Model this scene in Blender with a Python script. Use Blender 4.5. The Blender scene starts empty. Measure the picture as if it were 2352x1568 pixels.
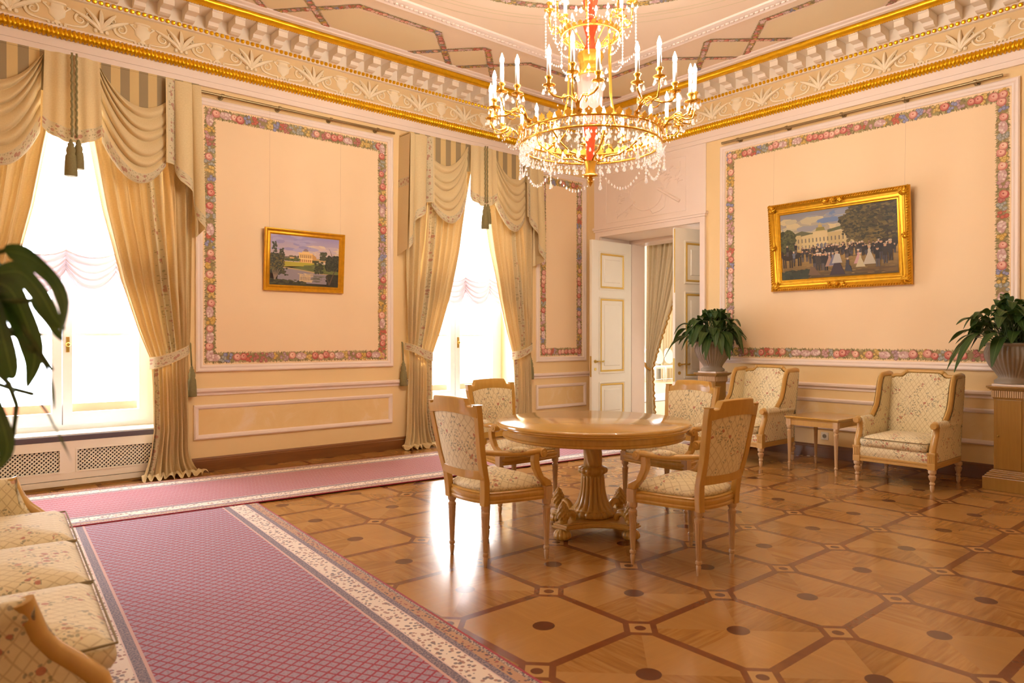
import bpy, math, random
from math import sin, cos, pi, sqrt, atan2, floor as ffloor, hypot
from mathutils import Vector, Matrix
R0 = random.Random(7)
SC = bpy.context.scene
COL = SC.collection
XW, YW, ZC = 7.65, 7.25, 4.55          # right wall plane, window wall plane, ceiling height
GF, GB = -3.0, -4.6                     # rear limits of the room

def lin(c):
    c /= 255.0
    return c / 12.92 if c <= .04045 else ((c + .055) / 1.055) ** 2.4
def S(r, g, b, a=1.0): return (lin(r), lin(g), lin(b), a)
def lerp(a, b, t): return a + (b - a) * t
def sm(t):
    t = max(0., min(1., t)); return t * t * (3 - 2 * t)
def interp(tab, x):
    if x <= tab[0][0]: return tab[0][1]
    for (a, b), (c, d) in zip(tab, tab[1:]):
        if x <= c: return lerp(b, d, (x - a) / (c - a) if c != a else 0)
    return tab[-1][1]

# ------------------------------------------------------------------ mesh builder
class MB:
    def __init__(s): s.v = []; s.f = []; s.uv = []; s.col = []; s.hasuv = False; s.hascol = False
    def face(s, idx, uv=None, col=None):
        s.f.append(tuple(idx)); s.uv.append(uv); s.col.append(col)
        if uv: s.hasuv = True
        if col: s.hascol = True
    def pts(s, P):
        b = len(s.v); s.v.extend([tuple(p) for p in P]); return b
    def poly(s, P, col=None):
        b = s.pts(P); s.face(range(b, b + len(P)), None, col)
    def box(s, x0, x1, y0, y1, z0, z1, col=None):
        b = s.pts([(x0,y0,z0),(x1,y0,z0),(x1,y1,z0),(x0,y1,z0),(x0,y0,z1),(x1,y0,z1),(x1,y1,z1),(x0,y1,z1)])
        for q in ((0,3,2,1),(4,5,6,7),(0,1,5,4),(1,2,6,5),(2,3,7,6),(3,0,4,7)): s.face([b+i for i in q], None, col)
    def grid(s, fn, nu, nv, uvf=None, cu=False, cv=False, flip=False):
        mu, mv = (nu if cu else nu + 1), (nv if cv else nv + 1)
        b = s.pts([fn(i / nu, j / nv) for i in range(mu) for j in range(mv)])
        for i in range(nu):
            for j in range(nv):
                i2, j2 = (i + 1) % mu, (j + 1) % mv
                q = [b+i*mv+j, b+i2*mv+j, b+i2*mv+j2, b+i*mv+j2]
                uv = [uvf(i/nu, j/nv), uvf((i+1)/nu, j/nv), uvf((i+1)/nu, (j+1)/nv), uvf(i/nu, (j+1)/nv)] if uvf else None
                if flip: q.reverse(); uv = uv and uv[::-1]
                s.face(q, uv)
    def lathe(s, prof, n=24, c=(0,0,0), rf=None, cap=True):
        m = len(prof)
        P = []
        for k in range(n):
            a = 2 * pi * k / n
            for (r, z) in prof:
                rr = rf(a, z, r) if rf else r
                P.append((c[0] + rr * cos(a), c[1] + rr * sin(a), c[2] + z))
        b = s.pts(P)
        for k in range(n):
            k2 = (k + 1) % n
            for j in range(m - 1):
                s.face([b+k*m+j, b+k2*m+j, b+k2*m+j+1, b+k*m+j+1])
        if cap:
            if prof[0][0] > 1e-5: s.face([b + k*m for k in range(n)][::-1])
            if prof[-1][0] > 1e-5: s.face([b + k*m + m-1 for k in range(n)])
    def tube(s, P, r, n=8, closed=False, cap=True, sq=1.0):
        P = [Vector(p) for p in P]; N = len(P)
        rs = r if isinstance(r, (list, tuple)) else [r] * N
        T = []
        for i in range(N):
            if closed: t = P[(i+1) % N] - P[i-1]
            else: t = P[min(i+1, N-1)] - P[max(i-1, 0)]
            T.append(t.normalized() if t.length > 1e-9 else Vector((0,0,1)))
        up = Vector((0,0,1)) if abs(T[0].z) < .95 else Vector((1,0,0))
        nn = (up - T[0] * up.dot(T[0])).normalized()
        b0 = len(s.v)
        for i in range(N):
            nn = (nn - T[i] * nn.dot(T[i]))
            nn = nn.normalized() if nn.length > 1e-9 else T[i].orthogonal().normalized()
            bb = T[i].cross(nn)
            for k in range(n):
                a = 2 * pi * k / n
                s.v.append(tuple(P[i] + (nn * cos(a) * sq + bb * sin(a)) * rs[i]))
        for i in range(N if closed else N - 1):
            i2 = (i + 1) % N
            for k in range(n):
                k2 = (k + 1) % n
                s.face([b0+i*n+k, b0+i*n+k2, b0+i2*n+k2, b0+i2*n+k])
        if cap and not closed:
            s.face([b0 + k for k in range(n)][::-1]); s.face([b0 + (N-1)*n + k for k in range(n)])
    def ext(s, out, M, t0, t1):            # extrude an outline (a,b) along the third axis; M maps (a,b,t)->xyz
        n = len(out)
        b = s.pts([M(a, c, t0) for a, c in out] + [M(a, c, t1) for a, c in out])
        s.face(list(range(b, b+n))[::-1]); s.face(range(b+n, b+2*n))
        for i in range(n):
            j = (i + 1) % n; s.face([b+i, b+j, b+n+j, b+n+i])
    def frame(s, u0, u1, w0, w1, prof, M):   # mitred rectangular moulding: prof (inset, height); M(u,w,h)
        m = len(prof); P = []
        for (cu, cw) in ((0,0),(1,0),(1,1),(0,1)):
            for (d, h) in prof:
                P.append(M((u0+d) if cu == 0 else (u1-d), (w0+d) if cw == 0 else (w1-d), h))
        b = s.pts(P)
        for k in range(4):
            k2 = (k+1) % 4
            for j in range(m-1): s.face([b+k*m+j, b+k2*m+j, b+k2*m+j+1, b+k*m+j+1])
    def sweep(s, prof, ends):                # straight or mitred run: prof (offset, z); ends: list of fn(offset,z)->xyz
        m = len(prof); b = s.pts([e(o, z) for e in ends for (o, z) in prof])
        for k in range(len(ends)-1):
            for j in range(m-1): s.face([b+k*m+j, b+(k+1)*m+j, b+(k+1)*m+j+1, b+k*m+j+1])
    def ball(s, c, rx, ry=None, rz=None, nu=10, nv=6):
        ry = ry or rx; rz = rz or rx
        s.grid(lambda u, v: (c[0]+rx*cos(2*pi*u)*sin(pi*v), c[1]+ry*sin(2*pi*u)*sin(pi*v), c[2]+rz*cos(pi*v)), nu, nv, cu=True)
    def build(s, name, mat, parent=None, smooth=False, loc=None, rot=None, ang=None, bevel=0, uvoff=(0,0)):
        me = bpy.data.meshes.new(name)
        me.from_pydata(s.v, [], s.f); 
        me.update()
        uvl = me.uv_layers.new(name='UV').data
        vs = me.vertices
        li = 0
        for p in me.polygons:
            u = s.uv[p.index]
            if u:
                for k in range(p.loop_total): uvl[p.loop_start+k].uv = u[k]
            else:
                n = p.normal; ax = 0 if abs(n.x) > max(abs(n.y), abs(n.z)) else (1 if abs(n.y) > abs(n.z) else 2)
                for k in range(p.loop_total):
                    c = vs[me.loops[p.loop_start+k].vertex_index].co
                    q = (c.y, c.z) if ax == 0 else ((c.x, c.z) if ax == 1 else (c.x, c.y))
                    uvl[p.loop_start+k].uv = (q[0]+uvoff[0], q[1]+uvoff[1])
        if s.hascol:
            ca = me.color_attributes.new('Col', 'FLOAT_COLOR', 'CORNER').data
            for p in me.polygons:
                c = s.col[p.index] or (1,1,1,1)
                for k in range(p.loop_total): ca[p.loop_start+k].color = c
        me.materials.append(mat)
        if smooth:
            me.polygons.foreach_set('use_smooth', [True]*len(me.polygons))
            if ang:
                try: me.set_sharp_from_angle(angle=math.radians(ang))
                except Exception: pass
        o = bpy.data.objects.new(name, me); COL.objects.link(o)
        if parent: o.parent = parent
        if loc: o.location = loc
        if rot: o.rotation_euler = rot
        if bevel:
            md = o.modifiers.new('Bevel', 'BEVEL'); md.width = bevel; md.segments = 2; md.limit_method = 'ANGLE'; md.angle_limit = .6
        return o

def empty(name, loc=(0,0,0), rz=0, label=None, cat=None, group=None):
    o = bpy.data.objects.new(name, None); COL.objects.link(o); o.location = loc; o.rotation_euler = (0,0,rz); o.empty_display_size = .1
    tag(o, label, cat, group); return o
def tag(o, label=None, cat=None, group=None, kind=None):
    if label: o['label'] = label
    if cat: o['category'] = cat
    if group: o['group'] = group
    if kind: o['kind'] = kind
    return o
def kids(o): return [c for c in bpy.data.objects if c.parent == o]
def dup(root, loc, rz, label=None):
    r = root.copy(); COL.objects.link(r); r.location = loc; r.rotation_euler = (0,0,rz)
    if label: r['label'] = label
    for ch in kids(root):
        c = ch.copy(); COL.objects.link(c); c.parent = r
        for g in kids(ch):
            d = g.copy(); COL.objects.link(d); d.parent = c
    return r
def struct(o): o['kind'] = 'structure'; return o

# ------------------------------------------------------------------ materials
class NT:
    def __init__(s, name):
        s.m = bpy.data.materials.new(name); s.m.use_nodes = True; s.t = s.m.node_tree; s.t.nodes.clear()
        s.out = s.t.nodes.new('ShaderNodeOutputMaterial')
    def n(s, typ, **kw):
        nd = s.t.nodes.new(typ)
        for k, v in kw.items(): setattr(nd, k, v)
        return nd
    def set(s, sock, v):
        if hasattr(v, 'links') or isinstance(v, bpy.types.NodeSocket): s.t.links.new(v, sock)
        else: sock.default_value = v
    def m_(s, op, a, b=0.0, c=0.0):
        nd = s.n('ShaderNodeMath', operation=op)
        s.set(nd.inputs[0], a); s.set(nd.inputs[1], b); s.set(nd.inputs[2], c); return nd.outputs[0]
    def mix(s, f, a, b, bt='MIX'):
        nd = s.n('ShaderNodeMix', data_type='RGBA', blend_type=bt)
        s.set(nd.inputs[0], f); s.set(nd.inputs[6], a); s.set(nd.inputs[7], b); return nd.outputs[2]
    def coord(s, which): return s.n('ShaderNodeTexCoord').outputs[which]
    def sep(s, v):
        nd = s.n('ShaderNodeSeparateXYZ'); s.set(nd.inputs[0], v); return nd.outputs
    def comb(s, x, y, z=0.0):
        nd = s.n('ShaderNodeCombineXYZ'); s.set(nd.inputs[0], x); s.set(nd.inputs[1], y); s.set(nd.inputs[2], z); return nd.outputs[0]
    def map(s, v, scale=(1,1,1), rot=(0,0,0), loc=(0,0,0)):
        nd = s.n('ShaderNodeMapping'); s.set(nd.inputs[0], v); nd.inputs['Scale'].default_value = scale; nd.inputs['Rotation'].default_value = rot; nd.inputs['Location'].default_value = loc; return nd.outputs[0]
    def noise(s, v, scale, detail=3., rough=.5, dist=0.):
        nd = s.n('ShaderNodeTexNoise'); s.set(nd.inputs['Vector'], v); nd.inputs['Scale'].default_value = scale; nd.inputs['Detail'].default_value = detail
        nd.inputs['Roughness'].default_value = rough; nd.inputs['Distortion'].default_value = dist; return nd.outputs
    def vor(s, v, scale, rnd=1.0, feature='F1'):
        nd = s.n('ShaderNodeTexVoronoi', feature=feature); s.set(nd.inputs['Vector'], v); nd.inputs['Scale'].default_value = scale; nd.inputs['Randomness'].default_value = rnd; return nd.outputs
    def ramp(s, f, stops, interp='LINEAR'):
        nd = s.n('ShaderNodeValToRGB'); s.set(nd.inputs[0], f); cr = nd.color_ramp; cr.interpolation = interp
        while len(cr.elements) < len(stops): cr.elements.new(.5)
        for e, (p, c) in zip(cr.elements, stops): e.position = p; e.color = c
        return nd.outputs[0]
    def lt(s, a, b): return s.m_('LESS_THAN', a, b)
    def gt(s, a, b): return s.m_('GREATER_THAN', a, b)
    def bump(s, h, st=.3, d=.01):
        nd = s.n('ShaderNodeBump'); s.set(nd.inputs['Height'], h); nd.inputs['Strength'].default_value = st; nd.inputs['Distance'].default_value = d; return nd.outputs[0]
    def pbr(s, col, rough=.5, metal=0., spec=None, bump=None, sheen=0, coat=0, coatr=.1, trans=0, ior=None):
        nd = s.n('ShaderNodeBsdfPrincipled')
        s.set(nd.inputs['Base Color'], col); s.set(nd.inputs['Roughness'], rough); nd.inputs['Metallic'].default_value = metal
        if spec is not None: nd.inputs['Specular IOR Level'].default_value = spec
        if bump: s.set(nd.inputs['Normal'], bump)
        if sheen: nd.inputs['Sheen Weight'].default_value = sheen
        if coat: nd.inputs['Coat Weight'].default_value = coat; nd.inputs['Coat Roughness'].default_value = coatr
        if trans: nd.inputs['Transmission Weight'].default_value = trans
        if ior: nd.inputs['IOR'].default_value = ior
        return nd.outputs[0]
    def end(s, sh): s.t.links.new(sh, s.out.inputs[0]); return s.m
    def mixs(s, f, a, b):
        nd = s.n('ShaderNodeMixShader'); s.set(nd.inputs[0], f); s.t.links.new(a, nd.inputs[1]); s.t.links.new(b, nd.inputs[2]); return nd.outputs[0]

def plain(name, c, rough=.5, metal=0., var=.06, scale=6., **kw):
    t = NT(name); f = t.noise(t.coord('Object'), scale)[0]
    a = tuple(x*(1-var) for x in c[:3])+(1,); b = tuple(min(1,x*(1+var)) for x in c[:3])+(1,)
    return t.end(t.pbr(t.mix(f, a, b), rough, metal, **kw))

M = {}
M['yellow'] = plain('yellow_wall_paint', S(244,212,156), .7, var=.04, scale=2)
M['pinkwall'] = plain('peach_wall_paint', S(250,219,176), .75, var=.03, scale=2)
M['ceil'] = plain('ceiling_paint', S(244,218,188), .8, var=.03, scale=1.5)
M['cream'] = plain('cream_ceiling_paint', S(240,218,176), .8, var=.03, scale=1.5)
M['white'] = plain('white_trim_paint', S(246,226,210), .5, var=.02)
M['frieze'] = plain('frieze_paint', S(232,200,148), .7, var=.03)
M['relief'] = plain('relief_plaster', S(248,230,196), .6, var=.03)
M['dentil'] = plain('dentil_plaster', S(246,230,208), .6, var=.02)
M['doorpaint'] = plain('door_paint', S(248,242,226), .35, var=.02)
M['doorgold'] = plain('door_gold_leaf', S(226,190,96), .45, .35)
M['gold'] = plain('bright_gold_leaf', S(240,186,28), .3, .75, var=.15, scale=30)
M['gilt'] = plain('gilded_frame', S(222,166,40), .34, .7, var=.25, scale=25)
M['brass'] = plain('chandelier_brass', S(240,190,80), .22, .9, var=.1, scale=20)
M['rod'] = plain('bronze_rod', S(158,138,100), .35, .8)
M['steelwire'] = plain('hanging_wire', S(206,172,138), .5, .0)
M['sill'] = plain('grey_stone_sill', S(95,84,92), .5)
M['winwhite'] = plain('window_paint', S(240,240,236), .4, var=.02)
M['dark'] = plain('dark_void', S(46,34,26), .9)
M['outerwood'] = plain('outer_sill_copper', S(190,130,90), .6)
M['pot'] = plain('taupe_stoneware', S(150,136,118), .55, var=.08, scale=20)
M['soil'] = plain('soil', S(52,40,28), .95)
M['candle'] = plain('candle_sleeve', S(250,246,238), .4, var=.01)
M['tassel'] = plain('tassel_cord', S(140,128,84), .8, var=.2, scale=60)
M['redglass'] = None
M['brassdoor'] = plain('door_brass', S(200,170,90), .3, .8)
M['socket'] = plain('socket_plastic', S(238,228,208), .4, var=.01)
M['hallwhite'] = plain('hall_plaster', S(245,240,230), .7, var=.01)
M['halllight'] = plain('hall_floor_wood', S(226,196,150), .25, var=.1)
M['rugblue'] = plain('hall_rug', S(190,186,184), .9)
M['portiere'] = plain('portiere_fabric', S(232,214,176), .8, var=.08, scale=30)
M['portfringe'] = plain('portiere_fringe', S(190,142,60), .8, var=.2, scale=80)
M['pelmet_a'] = None

def wood(name, c1, c2, rough=.3, axis=2, scale=14, coat=.4, spots=True):
    t = NT(name); o = t.coord('Object')
    sc = [1,1,1]; sc[axis] = .08
    n1 = t.noise(t.map(o, tuple(sc)), scale*3, 4, .6, .4)[0]
    c = t.mix(n1, c1, c2)
    if spots:
        n2 = t.noise(o, 3.)[0]; c = t.mix(t.m_('MULTIPLY', n2, .35), c, c2)
    return t.end(t.pbr(c, rough, 0., coat=coat, coatr=.12))
M['honey'] = wood('honey_wood', S(218,174,88), S(186,138,54), .32)
M['honeyh'] = wood('honey_wood_flat', S(218,174,88), S(196,148,64), .16, 0, 10, coat=.8)
M['limed'] = wood('limed_wood', S(222,194,156), S(188,144,92), .4)
M['limegold'] = wood('limed_gold_wood', S(214,172,92), S(194,148,80), .35)
M['brownwood'] = wood('baseboard_wood', S(150,96,44), S(110,64,26), .35, 0, 10)
M['brownwoody'] = wood('baseboard_wood_cross', S(120,72,38), S(84,46,24), .35, 1, 10)
M['darkhoney'] = wood('pedestal_wood', S(176,132,58), S(140,98,34), .3)

def floor_mat():
    t = NT('parquet'); x, y, z = t.sep(t.coord('Object'))
    P, Q = .636, .606
    px = t.m_('DIVIDE', t.m_('SUBTRACT', x, 2.5), P); py = t.m_('DIVIDE', t.m_('SUBTRACT', y, 1.441), Q)
    def cell(p):
        fl = t.m_('FLOOR', t.m_('ADD', p, .5)); return fl, t.m_('SUBTRACT', p, fl)
    ix, a = cell(px); iy, b = cell(py)
    A = t.m_('MULTIPLY', t.m_('ABSOLUTE', a), P); B = t.m_('MULTIPLY', t.m_('ABSOLUTE', b), Q)
    L1 = t.m_('ADD', A, B)
    line = t.lt(t.m_('MINIMUM', A, B), .022)
    dia = t.lt(L1, .108); inn = t.lt(L1, .068)
    dot = t.lt(t.m_('SQRT', t.m_('ADD', t.m_('MULTIPLY', A, A), t.m_('MULTIPLY', B, B))), .026)
    # centre of tile
    fx = t.m_('SUBTRACT', px, t.m_('FLOOR', px)); fy = t.m_('SUBTRACT', py, t.m_('FLOOR', py))
    cx = t.m_('SUBTRACT', fx, .5); cy = t.m_('SUBTRACT', fy, .5)
    rad = t.m_('SQRT', t.m_('ADD', t.m_('MULTIPLY', cx, cx), t.m_('MULTIPLY', cy, cy)))
    cd = t.lt(rad, .082)
    ang = t.m_('ARCTAN2', cy, cx)
    sec = t.m_('FLOOR', t.m_('DIVIDE', t.m_('ADD', ang, pi), pi/4))
    wn = t.n('ShaderNodeTexWhiteNoise', noise_dimensions='3D')
    t.set(wn.inputs[0], t.comb(t.m_('FLOOR', px), t.m_('FLOOR', py), sec))
    rnd = wn.outputs[0]
    # grain: direction alternates with sector
    par = t.m_('MODULO', t.m_('FLOOR', t.m_('DIVIDE', t.m_('ADD', sec, 1.0), 2.0)), 2.0)
    off = t.m_('MULTIPLY', rnd, 7.0)
    v1 = t.comb(t.m_('MULTIPLY', x, 3.5), t.m_('MULTIPLY', y, 38.), off); v2 = t.comb(t.m_('MULTIPLY', x, 38.), t.m_('MULTIPLY', y, 3.5), off)
    mv = t.n('ShaderNodeMix', data_type='VECTOR'); t.set(mv.inputs[0], par); t.set(mv.inputs[4], v1); t.set(mv.inputs[5], v2)
    g = t.noise(mv.outputs[1], 1.0, 4, .6, .6)[0]
    w = t.ramp(g, [(.25, S(146,98,46)), (.5, S(172,121,58)), (.75, S(194,144,78))])
    w = t.mix(t.m_('MULTIPLY', rnd, .75), w, S(130,86,40), 'MIX')
    w = t.mix(t.gt(rnd, .55), w, t.mix(.5, w, S(198,148,84)))
    dk = t.mix(t.noise(t.comb(t.m_('MULTIPLY', x, 6.), t.m_('MULTIPLY', y, 6.), ix), 3., 3)[0], S(132,72,34), S(104,57,28))
    c = t.mix(t.m_('MAXIMUM', line, dia), w, dk)
    c = t.mix(cd, c, S(92,46,26))
    c = t.mix(inn, c, S(182,136,78)); c = t.mix(dot, c, S(104,54,28))
    rn = t.noise(t.coord('Object'), 9.)[0]
    return t.end(t.pbr(c, t.m_('ADD', .16, t.m_('MULTIPLY', rn, .1)), spec=.5, coat=.25, coatr=.1))
M['floor'] = floor_mat()

def carpet_mat(name, w, cell, main, motif, flat=False):
    t = NT(name); u, v, _ = t.sep(t.coord('UV'))
    U = t.m_('SUBTRACT', t.m_('ABSOLUTE', u), 0.)          # u measured from the centre line
    e = t.m_('SUBTRACT', w/2, U)                           # distance to the side edge
    nz = t.noise(t.coord('UV'), 60., 2)[0]
    p = t.m_('DIVIDE', t.m_('ADD', u, t.m_('MULTIPLY', v, .62)), cell); q = t.m_('DIVIDE', t.m_('SUBTRACT', v, t.m_('MULTIPLY', u, .62)), cell*1.02)
    fp = t.m_('ABSOLUTE', t.m_('SUBTRACT', t.m_('FRACT', p), .5)); fq = t.m_('ABSOLUTE', t.m_('SUBTRACT', t.m_('FRACT', q), .5))
    mx = t.m_('ADD', t.m_('MAXIMUM', fp, fq), t.m_('MULTIPLY', t.m_('SUBTRACT', nz, .5), .16))
    mot = t.lt(mx, .395)
    nz2 = t.noise(t.coord('UV'), 110., 2)[0]
    mc = t.mix(t.gt(nz2, .55), motif, tuple(x*.72 for x in motif[:3])+(1,))
    c = t.mix(mot, main, mc)
    # border bands
    vo = t.vor(t.coord('UV'), 44.)
    vd = t.lt(vo[0], .40)
    br = t.sep(vo[1])[0]
    cream = t.mix(vd, S(232,214,196), t.mix(t.gt(br, .5), S(168,124,110), S(128,112,112)))
    tan_ = t.mix(t.lt(t.vor(t.coord('UV'), 55.)[0], .38), S(186,140,104), t.mix(t.gt(br, .5), S(84,64,74), S(150,66,60)))
    slate = t.mix(t.gt(nz2, .5), S(96,84,104), S(150,128,128))
    def band(lo, hi, col, c):
        return t.mix(t.m_('MULTIPLY', t.gt(e, lo), t.lt(e, hi)), c, col)
    c = band(-1, .012, S(158,26,44), c)
    c = band(.012, .03, t.mix(t.gt(nz2, .5), S(92,72,80), S(196,170,146)), c)
    c = band(.03, .075, tan_, c); c = band(.075, .105, slate, c); c = band(.105, .112, S(220,190,180), c)
    c = band(.112, .215, cream, c); c = band(.215, .222, S(220,190,180), c); c = band(.222, .262, slate, c); c = band(.262, .275, S(206,160,150), c)
    return t.end(t.pbr(c, .92, sheen=.25, bump=t.bump(nz2, .3, .004)))
M['rug'] = carpet_mat('red_rug', 1.46, .05, S(152,18,48), S(164,136,154))
M['runner'] = carpet_mat('red_runner', 1.34, .05, S(158,38,54), S(180,126,132))

def fabric_mat(name, bright=1.0, tre=.05):
    t = NT(name); uv = t.coord('UV'); u, v, _ = t.sep(uv)
    wob = t.noise(uv, 14., 1)[0]; wv = t.m_('MULTIPLY', t.m_('SUBTRACT', wob, .5), .5)
    p = t.m_('ADD', t.m_('DIVIDE', t.m_('ADD', u, t.m_('MULTIPLY', v, .75)), tre), wv); q = t.m_('SUBTRACT', t.m_('DIVIDE', t.m_('SUBTRACT', u, t.m_('MULTIPLY', v, .75)), tre), wv)
    lp = t.lt(t.m_('ABSOLUTE', t.m_('SUBTRACT', t.m_('FRACT', p), .5)), .07); lq = t.lt(t.m_('ABSOLUTE', t.m_('SUBTRACT', t.m_('FRACT', q), .5)), .07)
    base = t.mix(t.noise(uv, 40., 2)[0], S(242,228,190), S(230,213,172))
    c = t.mix(t.m_('MULTIPLY', t.m_('MAXIMUM', lp, lq), .5), base, S(186,160,108))
    big = t.noise(uv, 9.5, 1)[0]
    cen = t.m_('SQRT', t.m_('ADD', t.m_('MULTIPLY', u, u), t.m_('MULTIPLY', v, v)))
    zone = t.m_('MAXIMUM', t.gt(big, .55), t.lt(cen, .062))
    zone2 = t.m_('MAXIMUM', t.gt(big, .53), t.lt(cen, .085))
    lv = t.vor(uv, 62.); leaf = t.m_('MULTIPLY', t.lt(lv[0], .36), zone2)
    lr = t.sep(lv[1])
    lc = t.ramp(lr[0], [(0, S(92,96,70)), (.45, S(130,126,92)), (.8, S(112,108,104)), (1, S(160,148,108))])
    c = t.mix(t.m_('MULTIPLY', leaf, .62), c, lc)
    fv = t.vor(uv, 30., .9); fl = t.m_('MULTIPLY', t.m_('MULTIPLY', t.lt(fv[0], .36), zone), t.gt(t.sep(fv[1])[0], .42))
    fc = t.ramp(t.sep(fv[1])[1], [(0, S(208,140,116)), (.35, S(196,118,100)), (.6, S(222,172,140)), (.85, S(190,136,96)), (1, S(214,160,106))])
    ring = t.m_('MULTIPLY', t.m_('ABSOLUTE', t.m_('SINE', t.m_('MULTIPLY', fv[0], 26.))), .4)
    c = t.mix(t.m_('MULTIPLY', fl, .9), c, t.mix(ring, fc, S(168,104,84)))
    return t.end(t.pbr(c, .8, sheen=.2, bump=t.bump(t.noise(uv, 400., 1)[0], .15, .002)))
M['fabric'] = fabric_mat('floral_trellis_upholstery')
M['fabricb'] = fabric_mat('floral_trellis_upholstery_small', tre=.042)

def curtain_mat(name, c1, c2, trans=.25, thinf=0.):
    t = NT(name); uv = t.coord('UV'); u, v, _ = t.sep(uv)
    w = t.noise(t.map(uv, (90, 90, 1)), 1., 2)[0]
    base = t.mix(w, c1, c2)
    band = t.m_('MULTIPLY', t.gt(v, .008), t.lt(v, .11))
    b0 = t.mix(.75, base, S(206,194,160))
    fv = t.vor(t.comb(u, t.m_('MULTIPLY', v, 1.0)), 24., .7); near = t.lt(t.m_('ABSOLUTE', t.m_('SUBTRACT', v, .06)), .036)
    fl = t.m_('MULTIPLY', t.m_('MULTIPLY', t.lt(fv[0], .42), near), t.gt(t.sep(fv[1])[0], .35))
    lf = t.m_('MULTIPLY', t.lt(t.vor(uv, 48.)[0], .3), t.lt(t.m_('ABSOLUTE', t.m_('SUBTRACT', v, .06)), .046))
    bc = t.mix(t.m_('MULTIPLY', lf, .7), b0, S(150,138,100))
    bc = t.mix(t.m_('MULTIPLY', fl, .85), bc, t.mix(t.noise(uv, 70., 2)[0], S(198,146,118), S(160,108,92)))
    c = t.mix(band, base, bc)
    bs = t.pbr(c, .75, sheen=.15)
    tr = t.n('ShaderNodeBsdfTranslucent'); t.set(tr.inputs[0], t.mix(.6, c, S(255,206,96), 'MULTIPLY'))
    thin = t.m_('MAXIMUM', t.lt(t.m_('ABSOLUTE', t.m_('SUBTRACT', v, .165)), .008), t.lt(t.m_('ABSOLUTE', t.m_('SUBTRACT', v, .236)), .011))
    return t.end(t.mixs(t.m_('MULTIPLY_ADD', thin, thinf, trans), bs, tr.outputs[0]))
M['curtain'] = curtain_mat('golden_cream_drapery', S(230,206,156), S(210,184,132), .06, .22)
M['swag'] = curtain_mat('golden_cream_swag', S(230,207,158), S(212,187,136), .04)

def stripe_mat():
    t = NT('striped_pelmet'); x = t.sep(t.coord('Object'))[0]
    f = t.gt(t.m_('FRACT', t.m_('DIVIDE', x, .15)), .5)
    return t.end(t.pbr(t.mix(f, S(214,184,126), S(156,136,100)), .8))
M['pelmet'] = stripe_mat()

def sheer_mat():
    t = NT('sheer_voile')
    d = t.n('ShaderNodeBsdfDiffuse'); d.inputs[0].default_value = S(250,244,244)
    tr = t.n('ShaderNodeBsdfTranslucent'); tr.inputs[0].default_value = S(252,246,246)
    tp = t.n('ShaderNodeBsdfTransparent')
    a = t.mixs(.6, d.outputs[0], tr.outputs[0])
    return t.end(t.mixs(.3, a, tp.outputs[0]))
M['sheer'] = sheer_mat()
def flounce_mat():
    t = NT('ruched_voile'); d = t.n('ShaderNodeBsdfDiffuse'); d.inputs[0].default_value = S(238,222,222)
    tr = t.n('ShaderNodeBsdfTranslucent'); tr.inputs[0].default_value = S(226,206,208)
    return t.end(t.mixs(.10, d.outputs[0], tr.outputs[0]))
M['flounce'] = flounce_mat()
def pane_mat():
    t = NT('window_glass'); g = t.n('ShaderNodeBsdfGlossy'); g.inputs['Roughness'].default_value = .02
    tp = t.n('ShaderNodeBsdfTransparent'); f = t.n('ShaderNodeFresnel'); f.inputs[0].default_value = 1.3
    return t.end(t.mixs(f.outputs[0], tp.outputs[0], g.outputs[0]))
M['pane'] = pane_mat()
def crystal_mat(name, c, cov=.5):
    t = NT(name); g = t.n('ShaderNodeBsdfGlossy'); g.inputs['Roughness'].default_value = .06; g.inputs[0].default_value = c
    tp = t.n('ShaderNodeBsdfTransparent'); tp.inputs[0].default_value = c
    d = t.n('ShaderNodeBsdfTranslucent'); d.inputs[0].default_value = c
    f = t.n('ShaderNodeLayerWeight'); f.inputs[0].default_value = .35
    a = t.mixs(cov, tp.outputs[0], d.outputs[0])
    return t.end(t.mixs(t.m_('MULTIPLY_ADD', f.outputs[1], .6, .2), a, g.outputs[0]))
M['crystal'] = crystal_mat('cut_crystal', (1,.99,.98,1), .5)
M['redglass'] = crystal_mat('ruby_glass', S(250,140,112), .55)
M['pinkglass'] = crystal_mat('rose_glass', S(255,214,208), .5)
def emit(name, c, st):
    t = NT(name); e = t.n('ShaderNodeEmission'); e.inputs[0].default_value = c; e.inputs[1].default_value = st; return t.end(e.outputs[0])
M['bulb'] = emit('candle_bulb', (1,.97,.90,1), 240.)
def leaf_mat():
    t = NT('dark_green_leaf'); n = t.noise(t.coord('Object'), 9.)[0]
    u = t.sep(t.coord('UV'))[0]
    c = t.mix(n, S(34,58,26), S(66,92,42)); c = t.mix(t.lt(t.m_('ABSOLUTE', u), .05), c, S(104,124,66))
    a = t.pbr(c, .38, spec=.4); tr = t.n('ShaderNodeBsdfTranslucent'); tr.inputs[0].default_value = S(90,130,40)
    return t.end(t.mixs(.12, a, tr.outputs[0]))
M['leaf'] = leaf_mat()
M['stem'] = plain('leaf_stem', S(70,92,44), .5)
def paint_mat(name, rough=.6):
    t = NT(name); a = t.n('ShaderNodeAttribute'); a.attribute_name = 'Col'
    n = t.noise(t.coord('Object'), 60., 2)[0]
    c = t.mix(t.m_('MULTIPLY', n, .15), a.outputs[0], t.mix(.4, a.outputs[0], S(150,124,84)))
    return t.end(t.pbr(c, rough))
M['garland'] = paint_mat('painted_flowers', .75)
M['oil'] = paint_mat('oil_paint', .5)
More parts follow.
